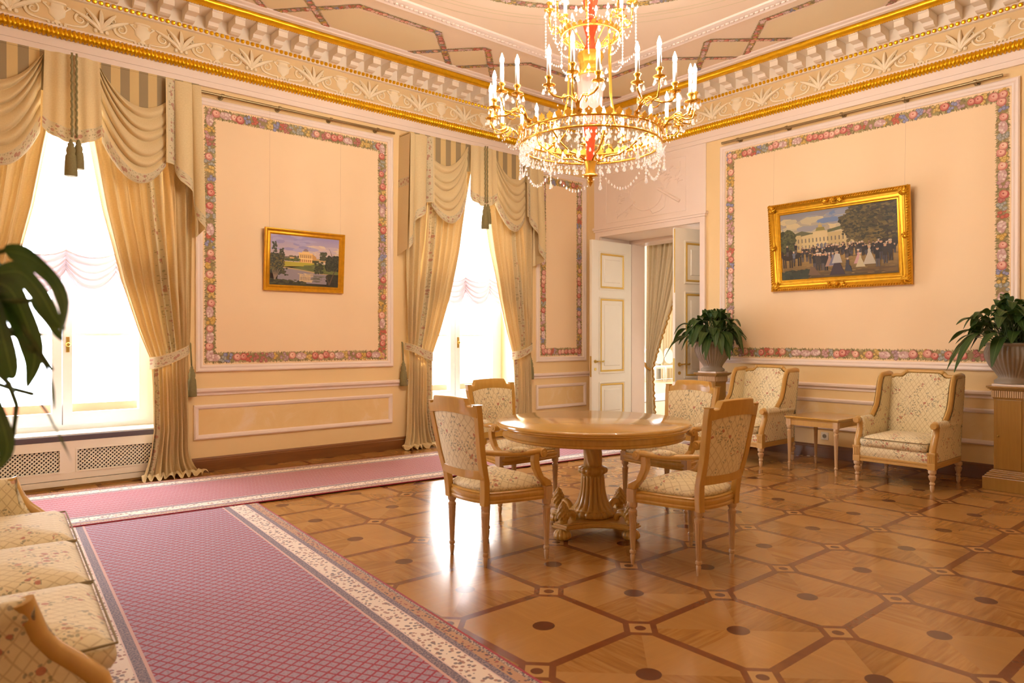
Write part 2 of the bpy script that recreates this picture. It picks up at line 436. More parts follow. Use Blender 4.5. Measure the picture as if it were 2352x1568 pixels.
def marble_mat():
    t = NT('yellow_faux_marble'); o = t.coord('Object')
    n = t.noise(t.map(o, (1.2,1.2,1.2), (0,.6,.3)), 3., 5, .6, 1.2)[0]
    return t.end(t.pbr(t.ramp(n, [(.3, S(240,204,140)), (.55, S(243,210,150)), (.72, S(248,222,184)), (.8, S(240,204,142))]), .5))
M['marble'] = marble_mat()
# ------------------------------------------------------------------ painted flower garlands
ML = lambda u, w, h: (u, YW - h, w)
MR = lambda u, w, h: (XW - h, u, w)
MC = lambda u, w, h: (u, w, ZC - h)
LEAFC = [S(150,140,90), S(172,158,104), S(158,132,90), S(186,164,116), S(136,124,82), S(194,174,122)]
ROSE = [(S(196,120,108), S(226,160,140), S(242,192,170), S(204,116,104)), (S(206,134,116), S(236,176,150), S(246,208,182), S(212,130,114)), (S(190,92,84), S(216,130,112), S(232,168,146), S(172,80,76))]
CLUS = [(S(132,132,164), S(172,172,196)), (S(206,166,86), S(236,208,136)), (S(190,140,136), S(222,184,174)), (S(206,160,70), S(232,200,120)), (S(190,96,78), S(216,128,100)), (S(168,132,136), S(204,174,170)), (S(176,100,92), S(206,146,130)), (S(150,150,140), S(196,190,174))]
def disc(mb, Mf, u, w, r, h, col, n=9, ax=(1,0), e=1.0, ph=0, rag=0, rr=R0):
    P = []
    for k in range(n):
        a = 2*pi*k/n + ph; q = r*(1 + rag*(rr.random()-.5)); x, y = q*cos(a)*e, q*sin(a)
        P.append(Mf(u + ax[0]*x - ax[1]*y, w + ax[1]*x + ax[0]*y, h))
    mb.poly(P, col)
def garland(mb, path, W, Mf, seed, h0=.003, ext=0.):
    rr = random.Random(seed); hc = [h0 + .0022]
    def hh(): hc[0] += .0000015; return hc[0]
    for (x0, y0), (x1, y1) in zip(path, path[1:]):
        h0 += .00013
        L = hypot(x1-x0, y1-y0); dx, dy = (x1-x0)/L, (y1-y0)/L; nx, ny = -dy, dx
        pt = lambda s, o: (x0 + dx*s + nx*o, y0 + dy*s + ny*o)
        s0, s1 = -ext, L + ext
        q = [pt(s0, -.33*W), pt(s1, -.33*W), pt(s1, .33*W), pt(s0, .33*W)]
        mb.poly([Mf(a, b, h0) for a, b in q], S(164,142,98))
        s = s0
        while s < s1:
            for sd in (-1, 1):
                a = pt(s, sd*W*.22); b = pt(s + .016, sd*W*.22); tp = pt(s + rr.uniform(-.008, .022), sd*W*rr.uniform(.40, .53)); md = pt(s + rr.uniform(0, .014) + .008, sd*W*.36)
                mb.poly([Mf(*p, h0 + rr.uniform(.0001, .0009)) for p in (a, b, md, tp)], rr.choice(LEAFC))
            s += W*.085
        for k in range(int((s1-s0)/W*7)):
            p = pt(rr.uniform(s0, s1), rr.uniform(-.36, .36)*W); a = rr.uniform(0, pi)
            disc(mb, Mf, p[0], p[1], W*.07, h0 + .001 + rr.uniform(0, .0002), rr.choice(LEAFC), 5, (cos(a), sin(a)), 2.0, 0, 0, rr)
        s = s0 + .3*W
        while s < s1 - .15*W:
            ty = rr.random(); o = rr.uniform(-.1, .1)*W
            if ty < .38:
                c = rr.choice(ROSE); r = W*rr.uniform(.28, .36); u, w = pt(s, o); g = rr.uniform(0, 6)
                disc(mb, Mf, u, w, r, hh(), c[0], 10, rag=.2, rr=rr); disc(mb, Mf, u+r*.08, w+r*.1, r*.82, hh(), c[1], 9, rag=.2, rr=rr)
                disc(mb, Mf, u-r*.1, w+r*.2, r*.58, hh(), c[2], 8, rag=.2, rr=rr); disc(mb, Mf, u+r*.08, w+r*.22, r*.2, hh(), c[3], 6, rag=.4, rr=rr); s += W*rr.uniform(.46, .58)
            elif ty < .86:
                c = rr.choice(CLUS); m = rr.randint(6, 9)
                for k in range(m):
                    u, w = pt(s + rr.uniform(-.1, .45)*W, rr.uniform(-.34, .34)*W); r = W*rr.uniform(.11, .16)
                    disc(mb, Mf, u, w, r, hh(), c[0], 7, rag=.2, rr=rr); disc(mb, Mf, u, w, r*.62, hh(), c[1], 6, rr=rr); disc(mb, Mf, u, w, r*.25, hh(), c[0], 5, rr=rr)
                s += W*rr.uniform(.5, .66)
            else:
                u, w = pt(s + .2*W, o*.5); disc(mb, Mf, u, w, W*.3, hh(), S(206,164,156), 12, (dx, dy), 1.6, rag=.15, rr=rr)
                for k in range(14):
                    p = pt(s + .2*W + rr.uniform(-.4, .4)*W, rr.uniform(-.2, .2)*W); disc(mb, Mf, p[0], p[1], W*.09, hh(), rr.choice([S(232,206,196), S(240,218,206), S(220,186,178)]), 6, rag=.2, rr=rr)
                s += W*rr.uniform(.85, 1.0)
def rect_path(a, b, c, d): return [(a,c),(a,d),(b,d),(b,c),(a,c)]

# ------------------------------------------------------------------ shell
WIN = [1.0, 5.42, -3.4]; WH = .80; WZ0, WZ1 = .46, 3.66  # last window is out of view, added for fill light
def wall_with_openings(name, mat, a0, a1, z1, ops, mk):
    mb = MB(); x = a0
    for (c0, c1, z0, zt) in sorted(ops):
        mk(mb, x, c0, 0, z1); 
        if z0 > 0: mk(mb, c0, c1, 0, z0)
        mk(mb, c0, c1, zt, z1); x = c1
    mk(mb, x, a1, 0, z1)
    return struct(mb.build(name, mat))
wl = wall_with_openings('wall_left', M['yellow'], GB, XW + .94, ZC + .1, [(c-WH, c+WH, WZ0 if c > -9 else 0, WZ1) for c in WIN], lambda mb, a, b, c, d: mb.box(a, b, YW, YW+.5, c, d))
DY0, DY1, DZ, XB = 5.27, 7.0, 2.80, 8.59
wr = wall_with_openings('wall_right', M['yellow'], GF, YW, ZC + .1, [(DY0, DY1, 0, DZ)], lambda mb, a, b, c, d: mb.box(XW, XB, a, b, c, d))
mb = MB(); mb.box(GB-.2, XB, GF-.2, GF, 0, ZC+.1); struct(mb.build('wall_back', M['yellow']))
mb = MB(); mb.box(GB-.2, GB, GF, YW+.5, 0, ZC+.1); struct(mb.build('wall_front', M['yellow']))
mb = MB(); mb.box(GB-.2, XB, GF-.2, YW+.5, -.1, 0); struct(mb.build('floor', M['floor']))
mb = MB(); mb.box(GB-.2, XB, GF-.2, YW+.5, ZC, ZC+.15); ceil = struct(mb.build('ceiling', M['ceil']))

# panels, dado and mouldings (children of their walls)
FR = [(0,0),(0,.022),(.012,.03),(.03,.024),(.036,.016),(.05,.022),(.062,.016),(.068,.004),(.068,0)]
FRS = [(0,0),(0,.02),(.012,.028),(.03,.022),(.042,.01),(.048,0)]
def wall_panel(Mf, parent, u0, u1, w0, w1, seed):
    mb = MB(); b = [Mf(u0, w0, .002), Mf(u1, w0, .002), Mf(u1, w1, .002), Mf(u0, w1, .002)]; mb.poly(b); mb.build('panel_field', M['pinkwall'], parent)
    mb = MB(); mb.frame(u0, u1, w0, w1, FR, Mf); mb.build('panel_moulding', M['white'], parent, True, ang=40)
    mb = MB(); d = .138; garland(mb, rect_path(u0+d, u1-d, w0+d, w1-d), .125, Mf, seed, ext=.04); mb.build('flower_border', M['garland'], parent)
def dado_panel(Mf, parent, u0, u1, w0, w1):
    mb = MB(); mb.poly([Mf(u0, w0, .002), Mf(u1, w0, .002), Mf(u1, w1, .002), Mf(u0, w1, .002)]); mb.build('dado_field', M['marble'], parent)
    mb = MB(); mb.frame(u0, u1, w0, w1, FRS, Mf); mb.build('dado_moulding', M['white'], parent, True, ang=40)
wall_panel(ML, wl, 2.07, 4.285, .985, 3.69, 1); wall_panel(ML, wl, 6.58, 7.58, .985, 3.69, 2)
wall_panel(MR, wr, 1.87, 4.99, 1.012, 3.70, 3); wall_panel(MR, wr, -2.2, 1.4, 1.012, 3.70, 4); wall_panel(ML, wl, -2.2, -.1, .985, 3.69, 5)
dado_panel(ML, wl, 2.05, 4.275, .318, .66); dado_panel(ML, wl, 6.58, 7.58, .318, .66)
dado_panel(MR, wr, 1.87, 5.0, .312, .655); dado_panel(MR, wr, -2.2, 1.4, .312, .655)
RAIL = [(0,.752),(.012,.752),(.012,.772),(.024,.78),(.04,.792),(.042,.812),(.03,.822),(0,.824)]
BASE = [(.0,.0),(.03,.0),(.03,.105),(.022,.112),(.022,.122),(.012,.135),(.0,.138)]
nm = 0
def trim(mb, mat, smooth=True, ang=40):
    global nm; nm += 1; return struct(mb.build('trim_%d' % nm, mat, None, smooth, ang=ang))
for (a, b) in ((c0, c1) for c0, c1 in ((1.85, 4.6), (6.25, XW), (-2.5, .15))):
    mb = MB(); mb.sweep(RAIL, [lambda o, z, a=a: (a, YW-o, z), lambda o, z, b=b: (b, YW-o, z)]); trim(mb, M['white'])
mb = MB(); mb.sweep(RAIL, [lambda o, z: (XW-o, GF, z), lambda o, z: (XW-o, 5.2, z)]); trim(mb, M['white'])
for i, (a, b) in enumerate(((1.8, 4.62), (6.22, XW), (-2.6, .2))):
    mb = MB(); mb.sweep(BASE, [lambda o, z, a=a: (a, YW-o, z), lambda o, z, b=b: (b, YW-o, z)]); struct(mb.build('baseboard_left' if i == 0 else 'baseboard_left.%03d' % i, M['brownwood'], None, True, ang=30))
mb = MB(); mb.sweep(BASE, [lambda o, z: (XW-o, GF, z), lambda o, z: (XW-o, 5.2, z)]); struct(mb.build('baseboard_right', M['brownwoody'], None, True, ang=30))

# cornice -------------------------------------------------------------
def L(prof, mat, smooth=True):
    mb = MB(); mb.sweep(prof, [lambda o, z: (GB, YW-o, z), lambda o, z: (XW-o, YW-o, z), lambda o, z: (XW-o, GF, z)]); return trim(mb, mat, smooth, 35)
L([(0,3.80),(.03,3.80),(.032,3.85),(.038,3.852),(.045,3.93),(.06,3.935)], M['white'])
L([(.06,4.005),(.07,4.012),(.07,4.03),(.05,4.035)], M['white'])
L([(.05,4.03),(.05,4.29)], M['frieze'])
L([(.05,4.285),(.085,4.288),(.09,4.30),(.09,4.325),(.10,4.33),(.10,4.45),(.115,4.455),(.30,4.455),(.34,4.46),(.34,4.475)], M['dentil'])
L([(.40,4.505),(.44,4.51),(.44,4.525),(.47,4.535),(.47,ZC)], M['white'])
def run_pts(o, step):                                     # points along the two walls at a given offset
    x = -1.5; out = []
    while x < XW - o - step*.4: out.append((0, x)); x += step
    y = YW - o - step
    while y > -.5: out.append((1, y)); y -= step
    return out
def rope(o, z, r, step, per, amp, tw, mat, n=8, sq=1.0):
    mb = MB()
    for side in (0, 1):
        a0, a1 = (-1.5, XW - o) if side == 0 else (-.5, YW - o)
        N = int((a1-a0)/step)
        def fn(u, v):
            s = lerp(a0, a1, u); ph = pi*(v*1.1-.55)
            q = r*(1 + amp*(sin(2*pi*(s/per + tw*v))*.7 + sin(4*pi*(s/per - tw*v) + 1)*.3))
            oo, zz = o + cos(ph)*q, z + sin(ph)*q*sq
            return (s, YW-oo, zz) if side == 0 else (XW-oo, s, zz)
        mb.grid(fn, N, n)
    return trim(mb, mat, True, None)
rope(.055, 3.97, .042, .0065, .034, .32, .5, M['gold'])
rope(.345, 4.487, .058, .014, .03, .07, .3, M['gold'], 8, .7)
mb = MB()
for side, s in run_pts(.1, .05):
    c = (s, YW-.098, 4.31) if side == 0 else (XW-.098, s, 4.31); mb.ball(c, .021, nu=7, nv=4)
trim(mb, M['gold'])
mb = MB()
for side, s in run_pts(.335, .023):
    c = (s, YW-.335, 4.452) if side == 0 else (XW-.335, s, 4.452); mb.ball(c, .010, nu=5, nv=3)
trim(mb, M['gold'])
mb = MB()
OUT = [(.1,4.335),(.15,4.335),(.185,4.345),(.20,4.368),(.205,4.375),(.31,4.378),(.312,4.43),(.325,4.435),(.325,4.456),(.1,4.456)]
k = 0
while 1.4976 + .0365*0 - .215*14 + .215*k < XW - .35:
    c = 1.4976 - .215*14 + .215*k + .045; k += 1
    if c > -1.5: mb.ext(OUT, lambda a, b, t: (t, YW-a, b), c-.048, c+.048)
k = 0
while 2.572 - .2195*14 + .2195*k < YW - .36:
    c = 2.572 - .2195*14 + .2195*k; k += 1
    if c > -.5: mb.ext(OUT, lambda a, b, t: (XW-a, t, b), c-.048, c+.048)
trim(mb, M['dentil'], False)
# frieze relief: urns, scrolls and acanthus
def relief(mb, Mf, c, z0):
    sec = [(.0,.0),(.035,.0),(.03,.015),(.014,.03),(.03,.045),(.06,.07),(.066,.10),(.07,.13),(.052,.14),(.05,.165),(.074,.172),(.07,.185),(.0,.19)]
    n = 9
    b = mb.pts([Mf(c + r*cos(pi*k/(n-1)), z0 + z, .05 + .35*r*sin(pi*k/(n-1))) for k in range(n) for (r, z) in sec]); m = len(sec)
    for k in range(n-1):
        for j in range(m-1): mb.face([b+k*m+j, b+(k+1)*m+j, b+(k+1)*m+j+1, b+k*m+j+1])
    for sd in (-1, 1):
        P = []
        for k in range(26):                                # volute by the urn
            a = k/25; th = -pi/2 + a*3.2*pi; r = .066*(1-a*.85)
            P.append(Mf(c + sd*(.175 + r*cos(th)), z0 + .085 + r*sin(th), .055))
        P = [Mf(c + sd*.055, z0 + .01, .055), Mf(c + sd*.12, z0 + .012, .055)] + P
        mb.tube(P, [.009]*2 + [lerp(.013, .006, k/25) for k in range(26)], 5)
        mb.tube([Mf(c + sd*(.075 + .03*sin(q*2.2)), z0 + .17 - .012*cos(q*3) - q*.03, .056) for q in [k*.3 for k in range(9)]], .008, 5)
        mb.tube([Mf(c + sd*(.24 + .018*cos(q)), z0 + .14 + .018*sin(q), .055) for q in [k*.7 for k in range(9)]], .006, 5)
    for k in range(-2, 3):                                 # acanthus between the urns
        a = k*.38; P = [Mf(c + .335 + sin(a)*q*.2*(1+q*.6), z0 + .02 + cos(a)*q*.19, .055 + .02*sin(q*pi)) for q in [j/6 for j in range(7)]]
        mb.tube(P, [.006,.016,.02,.021,.019,.015,.008], 5)
    for k in range(3): mb.ball(Mf(c + .29 + k*.045, z0 + .02, .055), .02, nu=6, nv=4)
    for k in range(5): mb.ball(Mf(c - .06 + k*.03, z0 - .005, .055), .014, nu=5, nv=4)
mb = MB()
for k in range(-3, 10): 
    if .912 + .672*k < XW - .5: relief(mb, ML, .92 + .672*k, 4.05)
for k in range(-3, 8):
    if 2.005 + .684*k < YW - .3: relief(mb, MR, 2.005 + .684*k, 4.05)
trim(mb, M['relief'])

# ceiling decoration ------------------------------------------------------
mb = MB()
def lattice(xs, small, fix, horiz, seed):
    for sgn in (1, -1):
        P = [(xs[0], 0)]; sg = sgn
        for a, b in zip(xs, xs[1:]):
            if b - a < .9: P += [((a+b)/2 - .03, sg*.33), ((a+b)/2 + .03, sg*.33), (b, 0)]
            else: P += [(a + .31, sg*.34), (b - .31, sg*.34), (b, 0)]
            sg = -sg
        path = [(u, fix + w) if horiz else (fix + w, u) for u, w in P]
        garland(mb, path, .085, MC, seed + sgn, ext=.012)
lattice([-.1, .60, 1.30, 2.30-.0, 2.964, 4.509, 5.178, 6.9][1:], 0, 6.50, True, 11)
lattice([.35, 1.89, 2.555, 4.10, 4.758, 6.50], 0, 6.90, False, 21)
CC = (3.6, 3.2); CR = 2.08
garland(mb, [(CC[0] + CR*cos(k*pi/40), CC[1] + CR*sin(k*pi/40)) for k in range(81)], .11, MC, 31, ext=.006)
mb.build('flower_lattice', M['garland'], ceil)
mb = MB()                                                 # pale cartouche fields inside the lattice
for a, b in ((1.30, 2.30), (2.964, 4.509), (5.178, 6.9)): mb.poly([MC(*p, .002) for p in ((a+.06,6.5),(a+.33,6.24),(b-.33,6.24),(b-.06,6.5),(b-.33,6.76),(a+.33,6.76))])
for a, b in ((2.30, 2.964), (4.509, 5.178)): mb.poly([MC(*p, .002) for p in ((a+.06,6.5),((a+b)/2,6.23),(b-.06,6.5),((a+b)/2,6.77))])
for a, b in ((.35, 1.89), (2.555, 4.10), (4.758, 6.5)): mb.poly([MC(*p, .002) for p in ((6.9,a+.06),(6.64,a+.33),(6.64,b-.33),(6.9,b-.06),(7.16,b-.33),(7.16,a+.33))])
for a, b in ((1.89, 2.555), (4.10, 4.758)): mb.poly([MC(*p, .002) for p in ((6.9,a+.06),(6.63,(a+b)/2),(6.9,b-.06),(7.17,(a+b)/2))])
mb.build('painted_field', M['cream'], ceil)
mb = MB(); X0, X1, Y0, Y1 = .85, 6.35, .5, 5.90
mb.frame(X0-.13, X1+.0, Y0-.13, Y1, [(0,0),(0,.03),(.02,.045),(.05,.03),(.09,.035),(.115,.02),(.13,.018),(.135,0)], MC)
def egg(side, s): return (s, Y1-.07, ZC-.036) if side == 0 else (X1-.07, s, ZC-.036)
s = X0
while s < X1: mb.ball(egg(0, s), .022, .022, .012, 6, 4); s += .055
s = Y0
while s < Y1: mb.ball(egg(1, s), .022, .022, .012, 6, 4); s += .055
trim(mb, M['white'])
mb = MB()
for r in (2.30, 2.36, 2.48):                                # thin painted ring lines round the medallion
    P = [(CC[0] + r*cos(k*pi/48), CC[1] + r*sin(k*pi/48)) for k in range(97)]; Q = [(CC[0] + (r+.010)*cos(k*pi/48), CC[1] + (r+.010)*sin(k*pi/48)) for k in range(97)]
    for k in range(96): mb.poly([MC(*p, .002) for p in (P[k], P[k+1], Q[k+1], Q[k])])
mb.build('painted_line', plain('olive_line', S(224,206,162), .8), ceil)
mb = MB(); mb.poly([MC(CC[0] + 2.0*cos(k*pi/40), CC[1] + 2.0*sin(k*pi/40), .0015) for k in range(80)]); mb.build('medallion_field', M['ceil'], ceil)

# door surround, reveal and overdoor relief ---------------------------------
mb = MB(); mb.box(XW-.012, XW-.0005, 5.2, 7.13, 2.936, 3.80)
for (a, b, c, d) in ((5.2, 5.275, 0, 2.80), (7.0, 7.09, 0, 2.80), (5.2, 7.09, 2.80, 2.87)):
    mb.box(XW-.035, XW-.0005, a, b, c, d)
mb.box(XW-.06, XW-.0005, 5.17, 7.12, 2.90, 2.935); mb.box(XW-.05, XW-.0005, 5.185, 7.105, 2.871, 2.899)
mb.box(XW, XB-.001, DY1-.004, DY1-.0005, 0, DZ-.005); mb.box(XW, XB-.001, DY0+.0005, DY0+.004, 0, DZ-.005); mb.box(XW, XB-.001, DY0+.0005, DY1-.0005, DZ-.004, DZ-.0005)
mb.box(8.28, XB-.002, DY0+.005, DY1-.005, 2.742, DZ-.005); mb.box(8.28, XB-.002, DY1-.05, DY1-.005, 0, 2.741); mb.box(8.28, XB-.002, DY0+.005, DY0+.03, 0, 2.741)
trim(mb, M['white'], False)
mb = MB(); cy, cz = 6.15, 3.32
def T(P, r=.008): mb.tube([MR(cy - a, cz + b, .016) for a, b in P], r, 6)
mb.frame(5.5, 6.9, 2.98, 3.70, [(0,.012),(.006,.016),(.012,.012)], MR)
T([(.0 + .30*cos(t)*(1 if sin(t) > 0 else .9), .22*sin(t) - .02) for t in [k*2*pi/30 for k in range(31)]], .010)
T([(-.52, -.26), (-.2, -.1)], .016); T([(.2, .02), (.55, -.2)], .022); T([(.2, .02), (.55, -.2)], .012)
T([(.1, .16), (.45, .28)], .01); T([(.02, -.2), (.1, -.3), (.22, -.28), (.3, -.24)], .008); T([(.3, -.24), (.32, -.1), (.24, -.02)], .008)
rr = random.Random(5)
for k in range(46):
    sx = rr.choice((-1, 1)); a, b = sx*rr.uniform(.22, .56), rr.uniform(.02, .3) if sx > 0 else rr.uniform(-.3, .05)
    t = rr.uniform(0, pi); T([(a - .035*cos(t), b - .035*sin(t)), (a, b + .01), (a + .035*cos(t), b + .035*sin(t))], .007)
trim(mb, M['white'])

# ------------------------------------------------------------------ windows
def window(i, c, full=True):
    mb = MB(); y0, y1 = YW+.33, YW+.41
    mb.box(c-WH, c-WH+.09, y0, y1, WZ0, WZ1); mb.box(c+WH-.09, c+WH, y0, y1, WZ0, WZ1); mb.box(c-WH+.09, c+WH-.09, y0+.001, y1-.001, WZ0, WZ0+.06); mb.box(c-WH+.09, c+WH-.09, y0+.001, y1-.001, WZ1-.08, WZ1)
    w = struct(mb.build('window_%d' % i, M['winwhite']))
    for sx in (-1, 1):                                     # two casements, each with rails and one glazing bar
        mb = MB(); a, b = (c-WH+.09, c-.004) if sx < 0 else (c+.004, c+WH-.09); z0, z1 = WZ0+.06, WZ1-.08
        ya, yb = y0-.02, y1-.02
        mb.box(a, a+.075, ya, yb, z0, z1); mb.box(b-.075, b, ya, yb, z0, z1); mb.box(a+.075, b-.075, ya+.001, yb-.001, z0, z0+.11); mb.box(a+.075, b-.075, ya+.001, yb-.001, z1-.07, z1)
        mb.box(a+.075, b-.075, ya+.02, yb-.02, 1.34, 1.365); mb.box(a+.075, b-.075, ya+.02, yb-.02, 2.35, 2.40)
        s = mb.build('casement', M['winwhite'], w)
        mb = MB(); mb.poly([(a+.07, y0+.03, z0+.1), (b-.07, y0+.03, z0+.1), (b-.07, y0+.03, z1-.06), (a+.07, y0+.03, z1-.06)]); mb.build('pane', M['pane'], s)
    mb = MB(); mb.box(c+.03, c+.056, y0-.03, y0-.02, 1.19, 1.33); mb.lathe([(.012,0),(.02,.01),(.022,.02),(.014,.028),(0,.03)], 12, (0,0,0)); 
    for k in range(8, len(mb.v)): x, y, z = mb.v[k]; mb.v[k] = (c+.043+x, y0-.03-z, 1.26+y)
    mb.build('window_handle', M['brassdoor'], w)
    mb = MB(); mb.box(c-.74, c+.74, YW+.46, YW+.49, WZ0, .70); mb.build('outer_sill', M['outerwood'], w)
    mb = MB(); mb.box(c-WH+.001, c+WH-.001, YW-.012, YW+.329, WZ0-.001, WZ0+.012); mb.build('window_sill', M['winwhite'], w)
    mb = MB(); mb.box(c-WH, c+WH, YW-.03, YW-.0005, WZ0-.046, WZ0-.002); mb.build('sill_edge', M['sill'], w)
    return w
for i, c in enumerate(WIN): window(i + 1, c)
def radiator(c, label):
    r = empty('radiator_cover', (c, YW, 0), 0, label, 'radiator cover', 'radiator covers below the windows')
    mb = MB(); W2 = WH-.005
    mb.box(-W2, W2, -.028, 0, .075, .135); mb.box(-W2, W2, -.028, 0, .345, .412)
    cells = [(-W2+.07, -.055), (.055, W2-.07)]
    mb.box(-W2, -W2+.07, -.0279, 0, .1351, .3449); mb.box(W2-.07, W2, -.0279, 0, .1351, .3449); mb.box(-.055, .055, -.0279, 0, .1351, .3449)
    mb.build('cover_frame', M['doorpaint'], r)
    for (a, b) in cells:
        mb = MB(); mb.box(a, b, -.036, -.028, .135, .147); mb.box(a, b, -.036, -.028, .333, .345); mb.box(a, a+.012, -.036, -.028, .147, .333); mb.box(b-.012, b, -.036, -.028, .147, .333)
        p, z0, z1 = .0235, .14, .34; k = a - (z1-z0)
        while k < b:
            for sg in (1, -1):
                P = []
                for (x, z) in ((k, z0 if sg > 0 else z1), (k + (z1-z0), z1 if sg > 0 else z0)): P.append([x, z])
                (xa, za), (xb, zb) = P; sl = (zb-za)/(xb-xa)
                if xa < a: za += sl*(a-xa); xa = a
                if xb > b: zb += sl*(b-xb); xb = b
                if xb - xa > .004: mb.tube([(xa, -.016 - .003*sg, za), (xb, -.016 - .003*sg, zb)], .0062, 4, cap=False)
            k += p*2*.72
        mb.build('grille', M['doorpaint'], r)
    mb = MB(); mb.box(-W2+.03, W2-.03, -.006, -.001, .02, .40); mb.build('painted_shade_backing', M['dark'], r)  # dark sheet painted as the shade behind the grille and under the cover
    mb = MB(); mb.box(-W2+.15, W2-.12, -.03, -.012, .022, .07); mb.build('lower_rail', M['doorpaint'], r)
    return r
radiator(WIN[0], 'cream lattice radiator cover under the left window behind the sofa')
radiator(WIN[1], 'cream lattice radiator cover under the second window, partly hidden by dining chairs')
# ------------------------------------------------------------------ curtains
IN = [(0.0,.60),(.45,.66),(.85,.655),(1.10,.645),(1.4,.53),(1.83,.395),(2.45,.25),(3.03,.15),(3.68,.03)]
OUTE = [(0.0,1.02),(.1,.99),(1.1,.965),(1.25,.985),(2.0,1.0),(3.68,1.02)]
def drape(c, sd, label, hidden_low=False):
    """one tied-back drape; sd=+1 hangs right of the window centre c, -1 left"""
    r = empty('curtain_drape', (c + sd*.98, YW, 0), 0, label, 'curtain', 'tied back drapes at the windows')
    ox = c + sd*.98
    mb = MB(); NF = 8; zb = .03
    def fn(u, v):
        z = lerp(3.68, zb, v); xi, xo = interp(IN, z), interp(OUTE, z)
        w = xo - xi
        uu = u + .012*sin(2*pi*NF*u*1.0 + .5)
        x = lerp(xi, xo, uu)
        amp = .042*min(1, .45 + w) * (1 - .55*math.exp(-((z-1.12)/.16)**2))
        wob = .5*sin(z*1.7 + u*5) + .25*sin(z*4 + u*9)
        y = -.105 - amp*(sin(2*pi*NF*u + wob) + .35*sin(2*pi*NF*2.3*u + 1.3 + z)) - .03*sm((z-1.3)/1.0)*(1-u)
        y -= .03*math.exp(-((z-1.12)/.12)**2)*0
        if z < .28: k = (1 - z/.28)**2; x += k*(u-.45)*.12; y -= k*(.05 + .03*sin(2*pi*5*u))
        return (sd*(x - .98), y, z)
    def uvf(u, v):
        z = lerp(3.68, zb, v); w = interp(OUTE, z) - interp(IN, z)
        off = .50 if z > 1.2 else (.02 if z < 1.0 else .02 + .48*(z-1.0)/.2)
        return (z, (u - off)*max(w, .5)*1.15 + .01)
    mb.grid(fn, 112, 70, uvf); mb.build('drape_fabric', M['curtain'], r, True)
    # pooled hem on the floor
    mb = MB()
    def hem(u, v):
        x0 = lerp(.55, 1.10, u); y = -.15 - .03*sin(2*pi*5*u) - v*(.085 + .025*sin(2*pi*7*u + 1))
        z = .045 - .03*v + .018*sin(2*pi*9*u + v*3)*(.4 + v) + .01
        return (sd*(x0 - .98) + sd*.03*v*(u-.5), y, max(.006, z))
    mb.grid(hem, 80, 8, lambda u, v: (u, .5)); mb.build('pooled_hem', M['swag'], r, True)
    # tie band
    mb = MB()
    def band(u, v):
        x = lerp(interp(IN, 1.1) - .012, 1.0, u); zc = 1.085 + .14*u**1.4; 
        y = -.19 + .08*(2*u-1)**4 + (.06*sm((u-.86)/.14))
        return (sd*(x - .98), y, zc + (v-.5)*lerp(.115, .09, u))
    mb.grid(band, 20, 4, lambda u, v: (u*.42, v*.118)); mb.build('tie_band', M['swag'], r, True)
    # cord and tassel on the wall hook
    tx = sd*.035
    t = MB(); t.tube([(tx, -.015, 1.27), (tx, -.03, 1.26), (tx, -.035, 1.20), (tx + sd*.004, -.05, 1.05)], .008, 6); cord = t.build('tie_cord', M['tassel'], r, True)
    tassel((tx + sd*.004, -.055, 1.05), .30, .042, cord)
    return r
def tassel(p, h, rad, parent):
    mb = MB(); n = 26
    prof = [(.006,0),(.012,-.04*h),(.35*rad,-.1*h),(.55*rad,-.13*h),(.5*rad,-.19*h),(.72*rad,-.25*h),(.78*rad,-.33*h),(.68*rad,-.40*h),(.82*rad,-.45*h),(.95*rad,-.7*h),(rad,-.98*h),(.9*rad,-h),(0,-.985*h)]
    mb.lathe(prof, n, p, lambda a, z, r: r*(1 + (.09*(-1)**int(round(a/(2*pi/n))) if z < -.42*h else .03*sin(8*a+z*90/h))))
    return mb.build('tassel', M['tassel'], parent, True)
